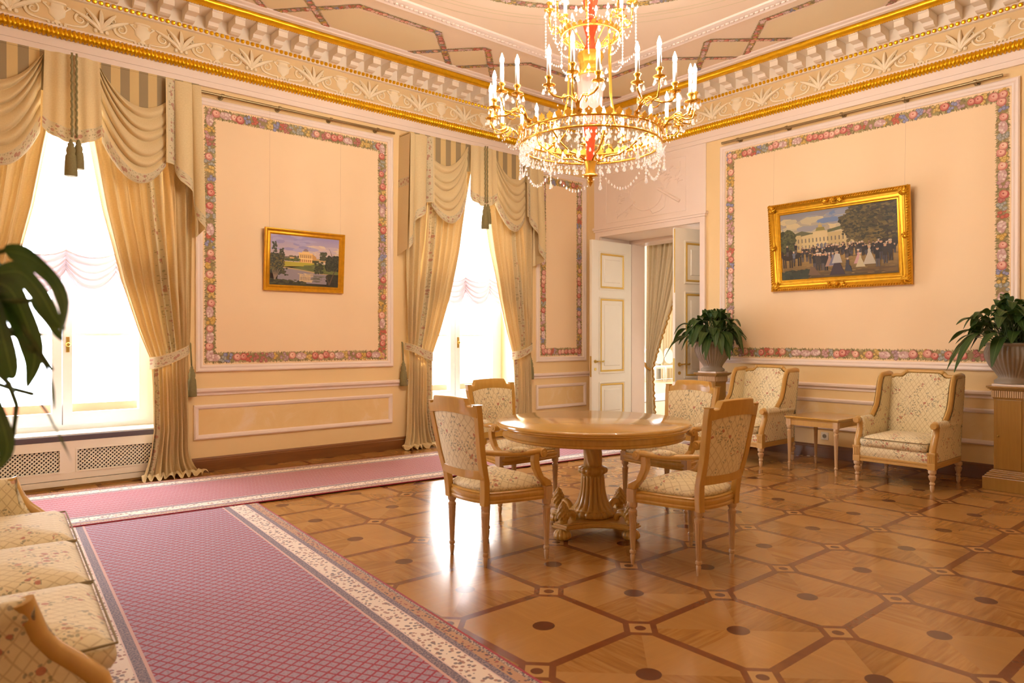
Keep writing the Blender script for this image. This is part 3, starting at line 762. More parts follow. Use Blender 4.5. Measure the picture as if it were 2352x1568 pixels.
def valance(c, label):
    r = empty('curtain_valance', (c, YW, 3.1), 0, label, 'valance', 'draped valances over the windows')
    Z = lambda z: z - 3.1
    mb = MB(); mb.box(-1.04, 1.04, -.228, -.215, Z(3.40), Z(3.719)); mb.box(-1.04, 1.04, -.23, -.0, Z(3.72), Z(3.735)); mb.build('striped_pelmet', M['pelmet'], r)
    for sd in (-1, 1):
        mb = MB()                                          # swag
        def fn(u, v, sd=sd):
            p0 = (lerp(.205, .225, v), lerp(3.70, 3.04, v**2.2)); p1 = (.47, lerp(3.24, 2.46, v)); p2 = (.745, lerp(3.50, 2.91, v))
            bz = lambda k: (1-u)**2*p0[k] + 2*u*(1-u)*p1[k] + u*u*p2[k]
            ph = pi*6.0*v + .35*sin(v*17); f = abs(sin(ph))**.8; env = .35 + .65*sin(pi*min(1, .1 + u*.9))
            y = -.235 - .045*f*env - .05*sin(pi*u)*(.3 + .7*v) - .012*sin(pi*2*ph/pi*.5 + u*4)*env*0
            return (sd*bz(0), y, Z(bz(1) - .022*f*env))
        mb.grid(fn, 36, 130, lambda u, v: (u*.75, (1-v)*.9)); mb.build('swag', M['swag'], r, True)
        mb = MB()                                          # side cascade
        def zb(s): return interp([(0,2.93),(.20,2.93),(.42,2.78),(.62,2.70),(.66,2.58),(1.0,2.36)], s)
        def fn2(u, v, sd=sd):
            s = u; x = .735 + .315*(s + .075*sin(2*pi*2*s)); z = lerp(3.71, zb(s), v)
            y = -.27 - .03*cos(2*pi*2*s + .3)*min(1, .3 + v)
            return (sd*(x + .035*s*v), y + .01*s, Z(z))
        def uv2(u, v):
            dv = (3.71 - zb(u))*(1-v); du = u*.33
            return ((3.71-zb(u))*v, min(du, dv))
        mb.grid(fn2, 48, 60, uv2); mb.build('side_cascade', M['swag'], r, True)
        mb = MB(); mb.poly([(sd*1.045, -.25, Z(3.71)), (sd*1.045, 0, Z(3.71)), (sd*1.07, 0, Z(2.30)), (sd*1.085, -.25, Z(2.36))]); mb.build('valance_return', M['swag'], r)
    mb = MB()                                              # centre jabot
    def fj(u, v):
        x = lerp(-.20, .20, u)*(1 + .10*v); zb_ = 3.07 - .10*sin(pi*u)**.8
        return (x, -.30 - .016*cos(2*pi*4*u)*(.4+v*.6) - .03*sin(pi*u), Z(lerp(3.71, zb_, v)))
    mb.grid(fj, 40, 40, lambda u, v: (u*.42, (1-v)*.68)); mb.build('centre_jabot', M['swag'], r, True)
    mb = MB()
    for dx in (-.014, .02):
        P = [(dx + .004*sin(k*2.2), -.355 - .004*cos(k*2.2), Z(3.72 - k*.0215)) for k in range(34)]; mb.tube(P, .009, 5)
    cord = mb.build('tassel_cord', M['tassel'], r, True)
    tassel((-.022, -.36, Z(2.99)), .31, .045, cord); tassel((.035, -.347, Z(3.0)), .25, .04, cord)
    return r
def shade(c, label):
    r = empty('austrian_shade', (c, YW+.12, 1.7), 0, label, 'window shade', 'white sheer shades at the windows')
    mb = MB(); 
    def fn(u, v):
        x = lerp(-WH+.01, WH-.01, u); sc = abs(sin(pi*u*4)); zb = 1.80 - .12*sc
        z = lerp(3.62, 2.08 - .05*sc + .04, v); y = .03*sin(2*pi*14*u)*(.3+.7*v)*.5 
        return (x, y, z - 1.7)
    mb.grid(fn, 112, 20); mb.build('shade_cloth', M['sheer'], r, True)
    mb = MB()
    def fr(u, v):
        x = lerp(-WH+.01, WH-.01, u); sc = abs(sin(pi*u*4))**.8
        z = 2.12 - .06*sc - v*(.20 + .14*sc)
        f = sin(2*pi*v*5 + 1.2*sc)
        y = -.03 - .035*f*(.35 + .65*sc) - .02*sc - .012*sin(2*pi*12*v)
        return (x, y, z - .012*f - 1.7)
    mb.grid(fr, 112, 50); mb.build('ruched_flounce', M['flounce'], r, True)
    return r
for c, nm_, tl, tr in ((WIN[0], 'left window behind the sofa', 'at the far left edge, above the foreground plant', 'right of the left window, tied back by the sofa'),
                       (WIN[1], 'second window near the corner', 'left of the second window, tied back beside the small landscape painting', 'right of the second window, beside the narrow flowered wall panel')):
    drape(c, -1, 'golden cream curtain drape ' + tl); drape(c, 1, 'golden cream curtain drape ' + tr)
    valance(c, 'draped golden valance with swags and tassels over the ' + nm_)
    shade(c, 'gathered white sheer shade hanging in the ' + nm_)

# ------------------------------------------------------------------ furniture
def leg_prof(h, r0, r1):
    """turned tapering leg from floor up: foot, ring, fluted shaft, collar"""
    return [(r1*.62,0),(r1*.7,.004),(r1*.95,.035*h/.38),(r1*1.05,.05),(r1*.8,.058),(r1*1.25,.066),(r1*1.25,.078),(r1*.9,.084),(r1,.095),(r0,h-.075),(r0*.98,h-.07),(r0*1.1,h-.062),(r0*1.1,h-.052),(r0*.8,h-.046),(r0*.8,h-.038),(r0*1.15,h-.028),(r0*1.2,h-.01),(r0*1.1,h)]
def turned_leg(h, r0, r1, c):
    mb = MB(); mb.lathe(leg_prof(h, r0, r1), 50, c, lambda a, z, r: r*(1 - (.20*max(0, sin(10*a))**.7 if .09 < z < h-.072 else 0))); return mb
def cushion(mb, out, z0, z1, dome, rnd=.03, nr=7, skew=None):
    """upholstered pad over an outline (list of xy): straight side, rolled edge, domed top"""
    n = len(out); cx = sum(p[0] for p in out)/n; cy = sum(p[1] for p in out)/n
    R = []
    def ring(f, z, g=0): R.append([(cx + (x-cx)*f*(1 - g), cy + (y-cy)*f*(1 - g), z) for x, y in out])
    ring(.96, z0); ring(1.0, z0 + rnd*.5); ring(1.01, (z0+z1)/2); ring(1.0, z1 - rnd*.4)
    for k in range(1, nr + 1):
        f = 1 - k/nr; ring(max(f, .0) if k < nr else .02, z1 + dome*(1 - f**2.2))
    b = len(mb.v)
    for r in R: mb.pts(r)
    for k in range(len(R)-1):
        for i in range(n):
            j = (i+1) % n; mb.face([b+k*n+i, b+k*n+j, b+(k+1)*n+j, b+(k+1)*n+i])
    mb.face([b + (len(R)-1)*n + i for i in range(n)]); mb.face([b + i for i in range(n)][::-1])
def seat_outline(fw, bw, y0, y1, n=12):
    P = []
    for k in range(n+1): t = -1 + 2*k/n; P.append((fw*t, y1 + .02*(1 - t*t)))
    for k in range(1, n): t = k/n; P.append((lerp(fw, bw, t**1.3) , lerp(y1, y0 + .06, t)))
    for k in range(n+1): a = k/n*pi; P.append((bw*cos(a), y0 + .06 - .075*sin(a)))
    for k in range(1, n): t = 1 - k/n; P.append((-lerp(fw, bw, t**1.3), lerp(y1, y0 + .06, t)))
    return P
def yback(z): return -.185 - .02*sm((z-.38)/.3) - .075*max(0, (z-.5))/.45
def wpost(z): return lerp(.165, .225, max(0, min(1, (z-.3)/.6)))
def make_chair(label):
    t = empty('dining_armchair', (0,0,0), 0, label, 'chair', 'floral armchairs around the round table')
    so = seat_outline(.285, .20, -.20, .20)
    mb = MB(); cushion(mb, [(x*.97, y*.97) for x, y in so], .425, .465, .055); mb.build('seat', M['fabric'], t, True, ang=70)
    mb = MB(); prof = [(.0,.365),(.012,.365),(.016,.378),(.010,.386),(.016,.394),(.016,.410),(.008,.418),(.012,.426),(.004,.432),(-.03,.434)]
    n = len(so); rows = [[(x*(1 + o/hypot(x, y)), y*(1 + o/hypot(x, y)), z) for x, y in so] for o, z in [(-.03,.366)] + prof]
    b = 0
    for r_ in rows: mb.pts(r_)
    for k in range(len(rows)-1):
        for i in range(n): j = (i+1) % n; mb.face([k*n+i, k*n+j, (k+1)*n+j, (k+1)*n+i])
    mb.build('seat_rail', M['honey'], t, True, ang=40)
    for sx in (-1, 1):
        mb = turned_leg(.365, .023, .0145, (sx*.285, .185, 0)); mb.box(sx*.285-.026, sx*.285+.026, .159, .211, .365, .44); mb.build('leg', M['limed'], t, True, ang=35)
        mb = turned_leg(.365, .022, .014, (sx*.165, -.185, 0)); mb.build('leg', M['limed'], t, True, ang=35)
        mb = MB(); zs = [.355 + k*.06 for k in range(11)]      # back post
        zs[-1] = .945
        mb.grid(lambda u, v, sx=sx: (sx*wpost(lerp(.355,.945,u)) + .021*(1.15 - .2*u)*[-1,1,1,-1][int(v*4+.01) % 4], yback(lerp(.355,.945,u)) - .012 + .019*[-1,-1,1,1][int(v*4+.01) % 4], lerp(.355,.945,u)), 12, 4, cv=True)
        mb.face([0,1,2,3]); k = len(mb.v); mb.face([k-4,k-3,k-2,k-1]); mb.build('back_post', M['honey'], t, False, bevel=.005)
        # arm: from the post forward to a scroll, then support sweeping back down to the front leg
        P = [(sx*.205, yback(.66)+.005, .668), (sx*.232, -.12, .655), (sx*.262, -.04, .650), (sx*.283, .04, .652), (sx*.29, .10, .655), (sx*.29, .135, .648)]
        mb = MB(); mb.tube(P, [.019,.021,.022,.024,.026,.024], 10, sq=.8); 
        b0 = len(mb.v); mb.lathe([(.001,-.027),(.026,-.027),(.03,-.02),(.03,.02),(.026,.027),(.001,.027)], 16)
        for q in range(b0, len(mb.v)): x, y, z = mb.v[q]; mb.v[q] = (sx*.29 + z, .137 + x, .642 + y)
        b0 = len(mb.v); mb.lathe([(.001,-.031),(.010,-.031),(.012,-.027),(.012,.027),(.010,.031),(.001,.031)], 12)
        for q in range(b0, len(mb.v)): x, y, z = mb.v[q]; mb.v[q] = (sx*.29 + z, .137 + x, .642 + y)
        arm = mb.build('armrest', M['honey'], t, True, ang=50)
        mb = MB(); mb.tube([(sx*lerp(.238, .282, k/8), lerp(-.10, .055, k/8), .668) for k in range(9)], [.004,.017,.025,.028,.029,.028,.025,.017,.004], 10, sq=.75); mb.build('arm_pad', M['fabricb'], arm, True, uvoff=(3,1))
        Q = [(.205, .44), (.165, .463), (.122, .505), (.093, .56), (.085, .60), (.092, .642)]
        mb = MB(); o1 = [(y-.020, z) for y, z in Q]; o2 = [(y+.024, z+(.02 if k < 2 else 0)) for k, (y, z) in enumerate(Q)]
        o1[0] = (.160, .44); o2[0] = (.211, .44); o2[1] = (.205, .472)
        mb.ext(o1 + o2[::-1], lambda a, b, q, sx=sx: (sx*.287 + q, a, b), -.02, .02); mb.build('arm_support', M['honey'], t, False, bevel=.006)
    # crest rail with stepped, arched top
    mb = MB()
    def crest(u, v):
        s = -1 + 2*u; a = abs(s); x = s*.232
        zt = .930 + .014*sm((a-.88)/.05) + .042*sm((.74-a)/.10) + .012*(1-a*a); zb_ = .872 + .022*(1 - a*a)
        q = int(v*8 + .01) % 8
        z = [zb_, lerp(zb_, zt, .5), zt - .005, zt, zt, zt - .005, lerp(zb_, zt, .5), zb_][q]
        t_ = [-.020, -.021, -.020, -.014, .014, .020, .021, .020][q]
        return (x, yback(.90) - .012 - .03*(1 - a*a) + t_ - (z-.90)*.12, z)
    mb.grid(crest, 56, 8, cv=True); mb.face(range(8)); k = len(mb.v); mb.face(range(k-8, k)); mb.build('crest_rail', M['honey'], t, True, ang=45)
    mb = MB(); mb.grid(lambda u, v: (lerp(-.2,.2,u), yback(.535) - .03*(1-(2*u-1)**2) - .012 + [-.016,-.016,.016,.016][int(v*4+.01) % 4], .535 + [-.026,.026,.026,-.026][int(v*4+.01) % 4]), 12, 4, cv=True); mb.build('lower_back_rail', M['honey'], t, False, bevel=.004)
    for side, nm_ in ((1, 'backrest'), (-1, 'backrest_reverse')):
        mb = MB()
        def fb(u, v, side=side):
            z = lerp(.558, .888, v); w = wpost(z) - .018; x = lerp(-w, w, u); e = (1-(2*u-1)**2)
            d = (.022 + .024*e*sin(pi*min(1, max(0, v)))**.6) if side > 0 else -.010 - .006*e
            return (x, yback(z) - .012 - .03*e + d, z + .02*e*(v > .98))
        mb.grid(fb, 16, 14, lambda u, v: ((u-.5)*.40, (v-.55)*.34)); mb.build(nm_, M['fabric'], t, True)
    return t
TC = (3.528, 3.305)
class MBS(MB):                                             # slimmer turning for the table column
    def lathe(s, prof, n=24, c=(0,0,0), rf=None, cap=True): MB.lathe(s, [(r*.80, z) for r, z in prof], n, c, rf, cap)
ch = make_chair('floral armchair with its back to the camera, left of the round table')
ch.location = (2.67, 3.335, 0); ch.rotation_euler = (0,0,-pi/2)
dup(ch, (3.465, 2.475, 0), 0, 'floral armchair with its back to the camera, right of the round table')
dup(ch, (3.60, 4.235, 0), pi, 'floral armchair facing the camera behind the round table, in front of the second window')
dup(ch, (4.39, 3.31, 0), pi/2, 'floral armchair facing the camera behind the round table, nearest the doorway')

def round_table():
    va = -.703
    t = empty('round_table', (TC[0], TC[1], 0), va, 'round honey wood pedestal table between the four floral armchairs', 'table')
    mb = MB(); R = .662; H = .757
    mb.lathe([(0,H),(R-.035,H),(R-.03,H-.0025),(R-.01,H-.003),(R-.002,H-.009),(R,H-.017),(R-.006,H-.023),(R-.003,H-.029),(R-.012,H-.037),(R-.014,H-.045),(R-.03,H-.051),(R-.05,H-.053),(0,H-.053)], 96); mb.build('tabletop', M['honeyh'], t, True, ang=30)
    mb = MB(); q = R-.05; mb.lathe([(q-.03,.71),(q,.703),(q,.672),(q+.008,.667),(q+.008,.655),(q,.649),(q-.03,.649)], 96, cap=False); mb.build('apron', M['honey'], t, True, ang=30)
    mb = MB()                                             # column
    zz = [.44 + .02*k for k in range(14)]
    mb.lathe([(.064 + .012*sm((z-.62)/.08), z) for z in zz], 90, rf=lambda a, z, r: r*(1 - .13*abs(sin(4.5*(a + (z-.47)*5.5)))**3)); mb.build('twisted_shaft', M['honey'], t, True)
    mb = MB(); mb.lathe([(.060,.378),(.078,.384),(.078,.392),(.094,.40),(.100,.418),(.094,.434),(.076,.442),(.062,.447)], 84, rf=lambda a, z, r: r*(1 + (.10*abs(sin(7*a)) - .05 if .394 < z < .437 else 0))); mb.build('carved_collar', M['honey'], t, True)
    mb = MB(); mb.lathe([(.142,.148),(.136,.16),(.122,.178),(.108,.20),(.096,.235),(.086,.29),(.081,.34),(.080,.37),(.076,.384)], 144, rf=lambda a, z, r: r*(1 - .15*max(0, sin(18*a))**.6*sm((z-.155)/.03)*(1 if z < .372 else 0))); mb.build('fluted_shaft', M['honey'], t, True)
    mb = MB(); mb.lathe([(.13,.107),(.150,.109),(.158,.118),(.158,.134),(.148,.147),(.137,.154),(.12,.156)], 160, rf=lambda a, z, r: r*(1 + (.035*sin(22*a) + .03*sin(37*a + z*200)) * (1 if .11 < z < .15 else 0))); mb.build('carved_base_ring', M['honey'], t, True)
    mb = MB(); out = []                                   # concave-sided plinth with canted corners
    n = 16; c = .285; cut = .085
    for k4 in range(4):
        a0 = k4*pi/2
        for k in range(n+1):
            s = -1 + 2*k/n; x = c - .07*(1 - s*s)**.9; y = s*(c-cut)
            out.append((x*cos(a0) - y*sin(a0), x*sin(a0) + y*cos(a0)))
    for (o, z0, z1) in ((0, .070, .102), (.010, .078, .088), (-.012, .102, .108)):
        mb.ext([(x*(1 + o/.3), y*(1 + o/.3)) for x, y in out], lambda a, b, q: (a, b, q), z0, z1)
    mb.build('plinth', M['honey'], t, False, bevel=.003)
    for k4 in range(4):
        a = pi/4 + k4*pi/2; x, y = .335*cos(a), .335*sin(a)
        mb = MB(); mb.lathe([(.02,0),(.042,.003),(.056,.018),(.057,.038),(.046,.058),(.03,.066),(.03,.072)], 72, (x*.95,y*.95,0), lambda a_, z, r: r*(1 + .10*abs(sin(6*a_)) - .05)); mb.build('bun_foot', M['honey'], t, True)
        mb = MB(); mb.lathe([(.022,.10),(.03,.115),(.024,.125),(.030,.132),(.038,.138),(.036,.150),(.043,.156),(.039,.168),(.043,.174),(.036,.186),(.039,.192),(.030,.204),(.032,.210),(.022,.222),(.023,.228),(.012,.242),(0,.252)], 64, (x*.93,y*.93,0), lambda a_, z, r: r*(1 + .13*cos(8*(a_ + (pi/8 if int((z-.12)/.018) % 2 else 0))) if .13 < z < .24 else 1)); mb.build('pinecone_finial', M['honey'], t, True)
        mb = MB(); P = []
        for k in range(13): th = k/12*pi*1.1; P.append((cos(a)*(.245 + .045*cos(th)), sin(a)*(.245 + .045*cos(th)), .112 + .05*sin(th)))
        mb.tube(P, [.017 + .007*sin(k/12*pi) for k in range(13)], 8); mb.build('scroll_bracket', M['honey'], t, True)
    return t
round_table()

def bergere(name, label, cat, loc, rz, W, ncush, grp, zs=.42, ah=.575, bh=.955, ch_=1.005, D=.64, sb=0.):
    """deep upholstered armchair or sofa, facing local +Y; W = distance between the front leg centres"""
    t = empty(name, loc, rz, label, cat, grp); hw = W/2; hd = D/2; LW, LG = M['limed'], M['limegold']
    for sx in (-1, 1):
        for sy in (-1, 1):
            mb = turned_leg(.19, .027, .017, (sx*hw, sy*hd, 0)); mb.build('leg', LW, t, True, ang=35)
        mb = MB(); mb.box(sx*hw-.031, sx*hw+.031, hd-.031, hd+.031, .19, .245); mb.box(sx*hw-.034, sx*hw+.034, hd-.034, hd+.034, .318, .335); mb.box(sx*hw-.030, sx*hw+.030, hd-.03, hd+.03, .245, .318)
        for q in (-.014, 0, .014): mb.box(sx*hw+q-.004, sx*hw+q+.004, hd+.03, hd+.034, .252, .312)
        mb.build('front_post', LG, t, False, bevel=.003)
        # arm front: S scroll in the y-z plane with a volute
        Q = [(hd+.0, .33), (hd-.005, .37), (hd-.035, .43), (hd-.06, .48), (hd-.07, .53), (hd-.055, ah-.012), (hd-.03, ah+.004)]
        if sb: Q[-2:] = [(hd-.076, ah-.012), (hd-.086, ah+.014)]
        Q = [(y - sb*sm((z-.33)/(ah-.34)), z) for y, z in Q]
        mb = MB(); mb.tube([(sx*(hw + .012*k/6), y, z) for k, (y, z) in enumerate(Q)], [.03,.03,.028,.027,.026,.027,.028], 10)
        b0 = len(mb.v)
        if not sb: mb.lathe([(.001,-.032),(.024,-.032),(.03,-.024),(.03,.024),(.024,.032),(.001,.032)] if not sb else [(.001,-.012),(.020,-.010),(.024,.010),(.001,.012)], 16)
        for q in range(b0, len(mb.v)): x, y, z = mb.v[q]; mb.v[q] = (sx*(hw+.012) + y, hd - .02 - sb + z, ah - .012 + x)
        mb.build('arm_scroll', LG, t, True, ang=50)
        mb = MB()                                          # upholstered arm: inner wall, rolled top, outer wall
        sec = [(-.030,.28),(-.032,.45),(-.030,ah-.04),(-.024,ah-.005),(-.005,ah+.018),(.018,ah+.016),(.034,ah-.008),(.036,ah-.03),(.026,ah-.05),(.024,.45),(.026,.25)]
        def fa(u, v, sx=sx):
            k = v*(len(sec)-1); i = min(int(k), len(sec)-2); f = k - i
            x = lerp(sec[i][0], sec[i+1][0], f); z = lerp(sec[i][1], sec[i+1][1], f)
            y = lerp(hd-.02, -hd+.02, u)
            if u < .22 and z > .34: y -= (interp([(.34,0),(.43,.03),(.5,.06),(.6,.05)], z) + sb*sm((z-.33)/(ah-.34)))*(1-u/.22)
            return (sx*(hw + x*1.0), y, z)
        mb.grid(fa, 12, 24); mb.face(range(25)); mb.build('arm', M['fabricb'], t, True, uvoff=(2.3+sx,.7))
        # wing: rises from the arm to the crest
        prof = [(.02, ah), (-.03, ah+.04), (-.09, ah+.10), (-.125, ah+.18), (-.16, ah+.30), (-.19, bh-.02), (-.21, bh)]
        yb = lambda z: -hd + .02 - .10*max(0, z-.4)/.55
        mb = MB()
        for off in (-.030, .030):
            mb.grid(lambda u, v, sx=sx, off=off: (sx*(hw + off), lerp(yb(lerp(ah-.03, bh-.005, v)), interp([(z, y) for y, z in prof], lerp(ah-.03, bh-.005, v)), u), lerp(ah-.03, bh-.005, v)), 5, 12)
        mb.build('wing', M['fabricb'], t, True, uvoff=(1.3,2.7))
        mb = MB(); mb.tube([(sx*hw, y, z) for y, z in prof] + [(sx*hw, yb(bh)+.02, bh+.012), (sx*hw, yb(bh)-.03, bh+.004)], .022, 8, sq=1.5); mb.build('wing_frame', LG, t, True, ang=60)
    yb = lambda z: -hd + .02 - .10*max(0, z-.4)/.55
    def ztop(s):
        a = abs(s); return lerp(bh-.012, ch_-.02, sm((.66 - a)/.2)) - .012*(a > .86)
    mb = MB()
    def fback(u, v):
        s = -1 + 2*u; z = lerp(.33, ztop(s), v); x = s*(hw-.028); e = (1 - s**4)*sin(pi*min(1, .12+v*.88))**.5
        return (x, yb(z) + .03 + .065*e, z)
    mb.grid(fback, 28, 18, lambda u, v: ((u-.5)*(W-.05), (v-.52)*.62)); mb.build('backrest', M['fabricb'], t, True)
    mb = MB(); mb.grid(lambda u, v: ((-1+2*u)*(hw+.02), yb(lerp(.22, ztop(-1+2*u), v)) - .035, lerp(.22, ztop(-1+2*u), v)), 20, 8); mb.build('back_cover', M['fabricb'], t, True, uvoff=(5,5))
    mb = MB(); pts = []
    for k in range(49):
        s = -1 + k/24; pts.append((s*hw, yb(ztop(s)) + .005, ztop(s) + .012))
    mb.tube(pts, .021, 8, sq=1.0); 
    for sx in (-1, 1): mb.ball((sx*hw*.50, yb(ch_)+.02, ch_-.012), .022, .02, .022)
    mb.build('crest_rail', LG, t, True, ang=60)
    mb = MB(); z = .205
    for (a, b, c, d) in ((-hw, hw, hd-.024, hd+.024), (-hw, hw, -hd-.024, -hd+.02), (-hw-.024, -hw+.02, -hd, hd), (hw-.02, hw+.024, -hd, hd)):
        mb.box(a, b, c, d, .195, .215); mb.box(a+.0, b-.0, c+.005, d-.005, .215, .228); mb.box(a, b, c, d, .228, .245)
    mb.build('seat_rail', LG, t, False, bevel=.003)
    mb = MB(); mb.grid(lambda u, v: (lerp(-hw+.03, hw-.03, u), hd + .012 + .012*sin(pi*v), lerp(.243, .335, v)), 12, 5); mb.poly([(-hw+.03, hd+.012, .335), (hw-.03, hd+.012, .335), (hw-.03, -hd, .335), (-hw+.03, -hd, .335)]); mb.build('seat_base', M['fabricb'], t, True, uvoff=(4,3.3))
    cw = (W-.06)/ncush
    for k in range(ncush):
        x0 = -hw + .03 + k*cw; x1 = x0 + cw - .004; o = []
        m = 9
        for (xa, ya, xb_, yb_) in ((x0, hd+.035, x1, hd+.035), (x1, hd+.035, x1, -hd+.08), (x1, -hd+.08, x0, -hd+.08), (x0, -hd+.08, x0, hd+.035)):
            for q in range(m): f = q/m; o.append((lerp(xa, xb_, f), lerp(ya, yb_, f)))
        o = [((x - (x0+x1)/2)*(1 - .03*((abs(x-(x0+x1)/2)/(cw/2))*(abs(y - .05)/hd))**4) + (x0+x1)/2, y) for x, y in o]
        mb = MB(); cushion(mb, o, zs-.085, zs-.005, .045, .045); cb = mb.build('seat_cushion', M['fabricb'], t, True, uvoff=(k*1.7+.35, .2))
        mb = MB(); mb.tube([(x, y + .004*(1 if y > hd else 0), zs-.012) for x, y in o], .004, 5, closed=True); mb.build('piping', plain('piping', S(120,104,70), .8) if 'pipe' not in M else M['pipe'], cb, True)
    return t
M['pipe'] = plain('piping', S(140,122,84), .8)
bergere('wing_armchair', 'cream floral wing armchair right of the small table, beside the right pedestal', 'armchair', (6.93, 2.55, 0), pi/2, .625, 1, 'wing armchairs against the right wall')
bergere('wing_armchair', 'cream floral wing armchair left of the small table, partly behind a dining chair', 'armchair', (6.90, 4.13, 0), pi/2, .625, 1, 'wing armchairs against the right wall')
bergere('sofa', 'cream floral three seat sofa in the left foreground beside the red rug', 'sofa', (.129, 3.235, 0), -pi/2 - .0684, 1.97, 3, None, .455, .615, .98, 1.03, .66, .10)

def side_table():
    t = empty('side_table', (6.95, 3.325, 0), 0, 'small rectangular honey wood side table between the two wing armchairs', 'table')
    hx, hy = .275, .235
    mb = MB(); mb.box(-hx-.035, hx+.035, -hy-.035, hy+.035, .525, .54); mb.box(-hx-.025, hx+.025, -hy-.025, hy+.025, .512, .525); mb.build('tabletop', M['honeyh'], t, False, bevel=.006)
    mb = MB()
    for (a, b, c, d) in ((-hx, hx, -hy-.014, -hy+.014), (-hx, hx, hy-.014, hy+.014), (-hx-.014, -hx+.014, -hy, hy), (hx-.014, hx+.014, -hy, hy)):
        mb.box(a, b, c, d, .452, .462); mb.box(a, b, c+.003, d-.003, .462, .5); mb.box(a, b, c, d, .5, .512)
    mb.build('apron', M['limegold'], t, False, bevel=.002)
    for sx in (-1, 1):
        for sy in (-1, 1):
            mb = turned_leg(.45, .021, .013, (sx*hx, sy*hy, 0)); mb.box(sx*hx-.024, sx*hx+.024, sy*hy-.024, sy*hy+.024, .45, .512); mb.build('leg', M['limed'], t, True, ang=35)
side_table()

def pedestal(loc, label):
    t = empty('pedestal_cabinet', loc, 0, label, 'pedestal', 'wooden plant pedestals')
    b = .112
    mb = MB(); mb.box(-b, b, -b, b, .17, .80); mb.build('shaft', M['darkhoney'], t, False, bevel=.003)
    mb = MB(); mb.box(-.18, .18, -.18, .18, 0, .115); mb.build('plinth', M['darkhoney'], t, False, bevel=.004)
    mb = MB(); 
    for h, w0 in ((.115, .166), (.13, .155), (.145, .14), (.158, .127)): mb.box(-w0, w0, -w0, w0, h, h+.016)
    mb.build('base_moulding', M['darkhoney'], t, False, bevel=.003)
    mb = MB(); 
    for h, w0, w1 in ((.79, .118, .008), (.868, .138, .008), (.878, .150, .010), (.888, .160, .012)): mb.box(-w0, w0, -w0, w0, h, h+w1+.004)
    mb.box(-.124, .124, -.124, .124, .80, .868); mb.build('capital', M['darkhoney'], t, False, bevel=.003)
    mb = MB(); n = 15
    for k in range(n):
        q = -.12 + .24*(k+.5)/n
        for sx in (-1, 1): mb.box(sx*.124-.006, sx*.124+.006, q-.0052, q+.0052, .806, .862); mb.box(q-.0052, q+.0052, sx*.124-.006, sx*.124+.006, .806, .862)
    mb.build('fluted_band', M['limed'], t)
    mb = MB(); mb.box(-b-.006, -b, -b+.02, b-.02, .185, .785); d = mb.build('cabinet_door', M['darkhoney'], t, False, bevel=.002)
    mb = MB(); mb.ball((-b-.012, b-.035, .47), .008); mb.build('door_knob', M['brassdoor'], d, True)
    return t
def leaf_mesh(mb, base, az, rise, out, droop, Ls, wd, rr, xmax=None):
    """arching stalk and a pointed, folded blade; returns nothing"""
    ca, sa = cos(az), sin(az)
    def c(t):                                              # stalk + blade centre line
        r = out*(t**.9); z = rise*sin(min(1, t*1.15)*pi*.5) - droop*max(0, t-.45)**1.6*2.2
        x = base[0] + ca*r
        if xmax and x > xmax - .1: x = xmax - .1 + .085*math.tanh((x - xmax + .1)/.085)
        return Vector((x, base[1] + sa*r, base[2] + z))
    t0 = 1 - Ls
    n = 12; P = [c(t0 + (1-t0)*k/n) for k in range(n+1)]; b = len(mb.v); tw = rr.uniform(-.5, .5)
    for k, p in enumerate(P):
        q = k/n; w = wd*(sin(pi*min(1, q**.8*.98 + .01))**.75) + .0015
        tg = (P[min(k+1,n)] - P[max(k-1,0)]).normalized(); side = Vector((-sa, ca, 0)); side = (side + Vector((0,0,tw*q))).normalized(); up = tg.cross(side).normalized()
        wav = .12*w*sin(q*9 + az*3)
        mb.v.extend([tuple(p - side*w + up*(.28*w + wav)), tuple(p), tuple(p + side*w + up*(.28*w - wav))])
    for k in range(n):
        for j in (0, 1):
            x0, x1 = (-1, 0) if j == 0 else (0, 1)
            mb.face([b+k*3+j, b+k*3+j+1, b+k*3+j+4, b+k*3+j+3], [(x0, k/n), (x1, k/n), (x1, (k+1)/n), (x0, (k+1)/n)])
    return [c(t0*k/6) for k in range(7)]
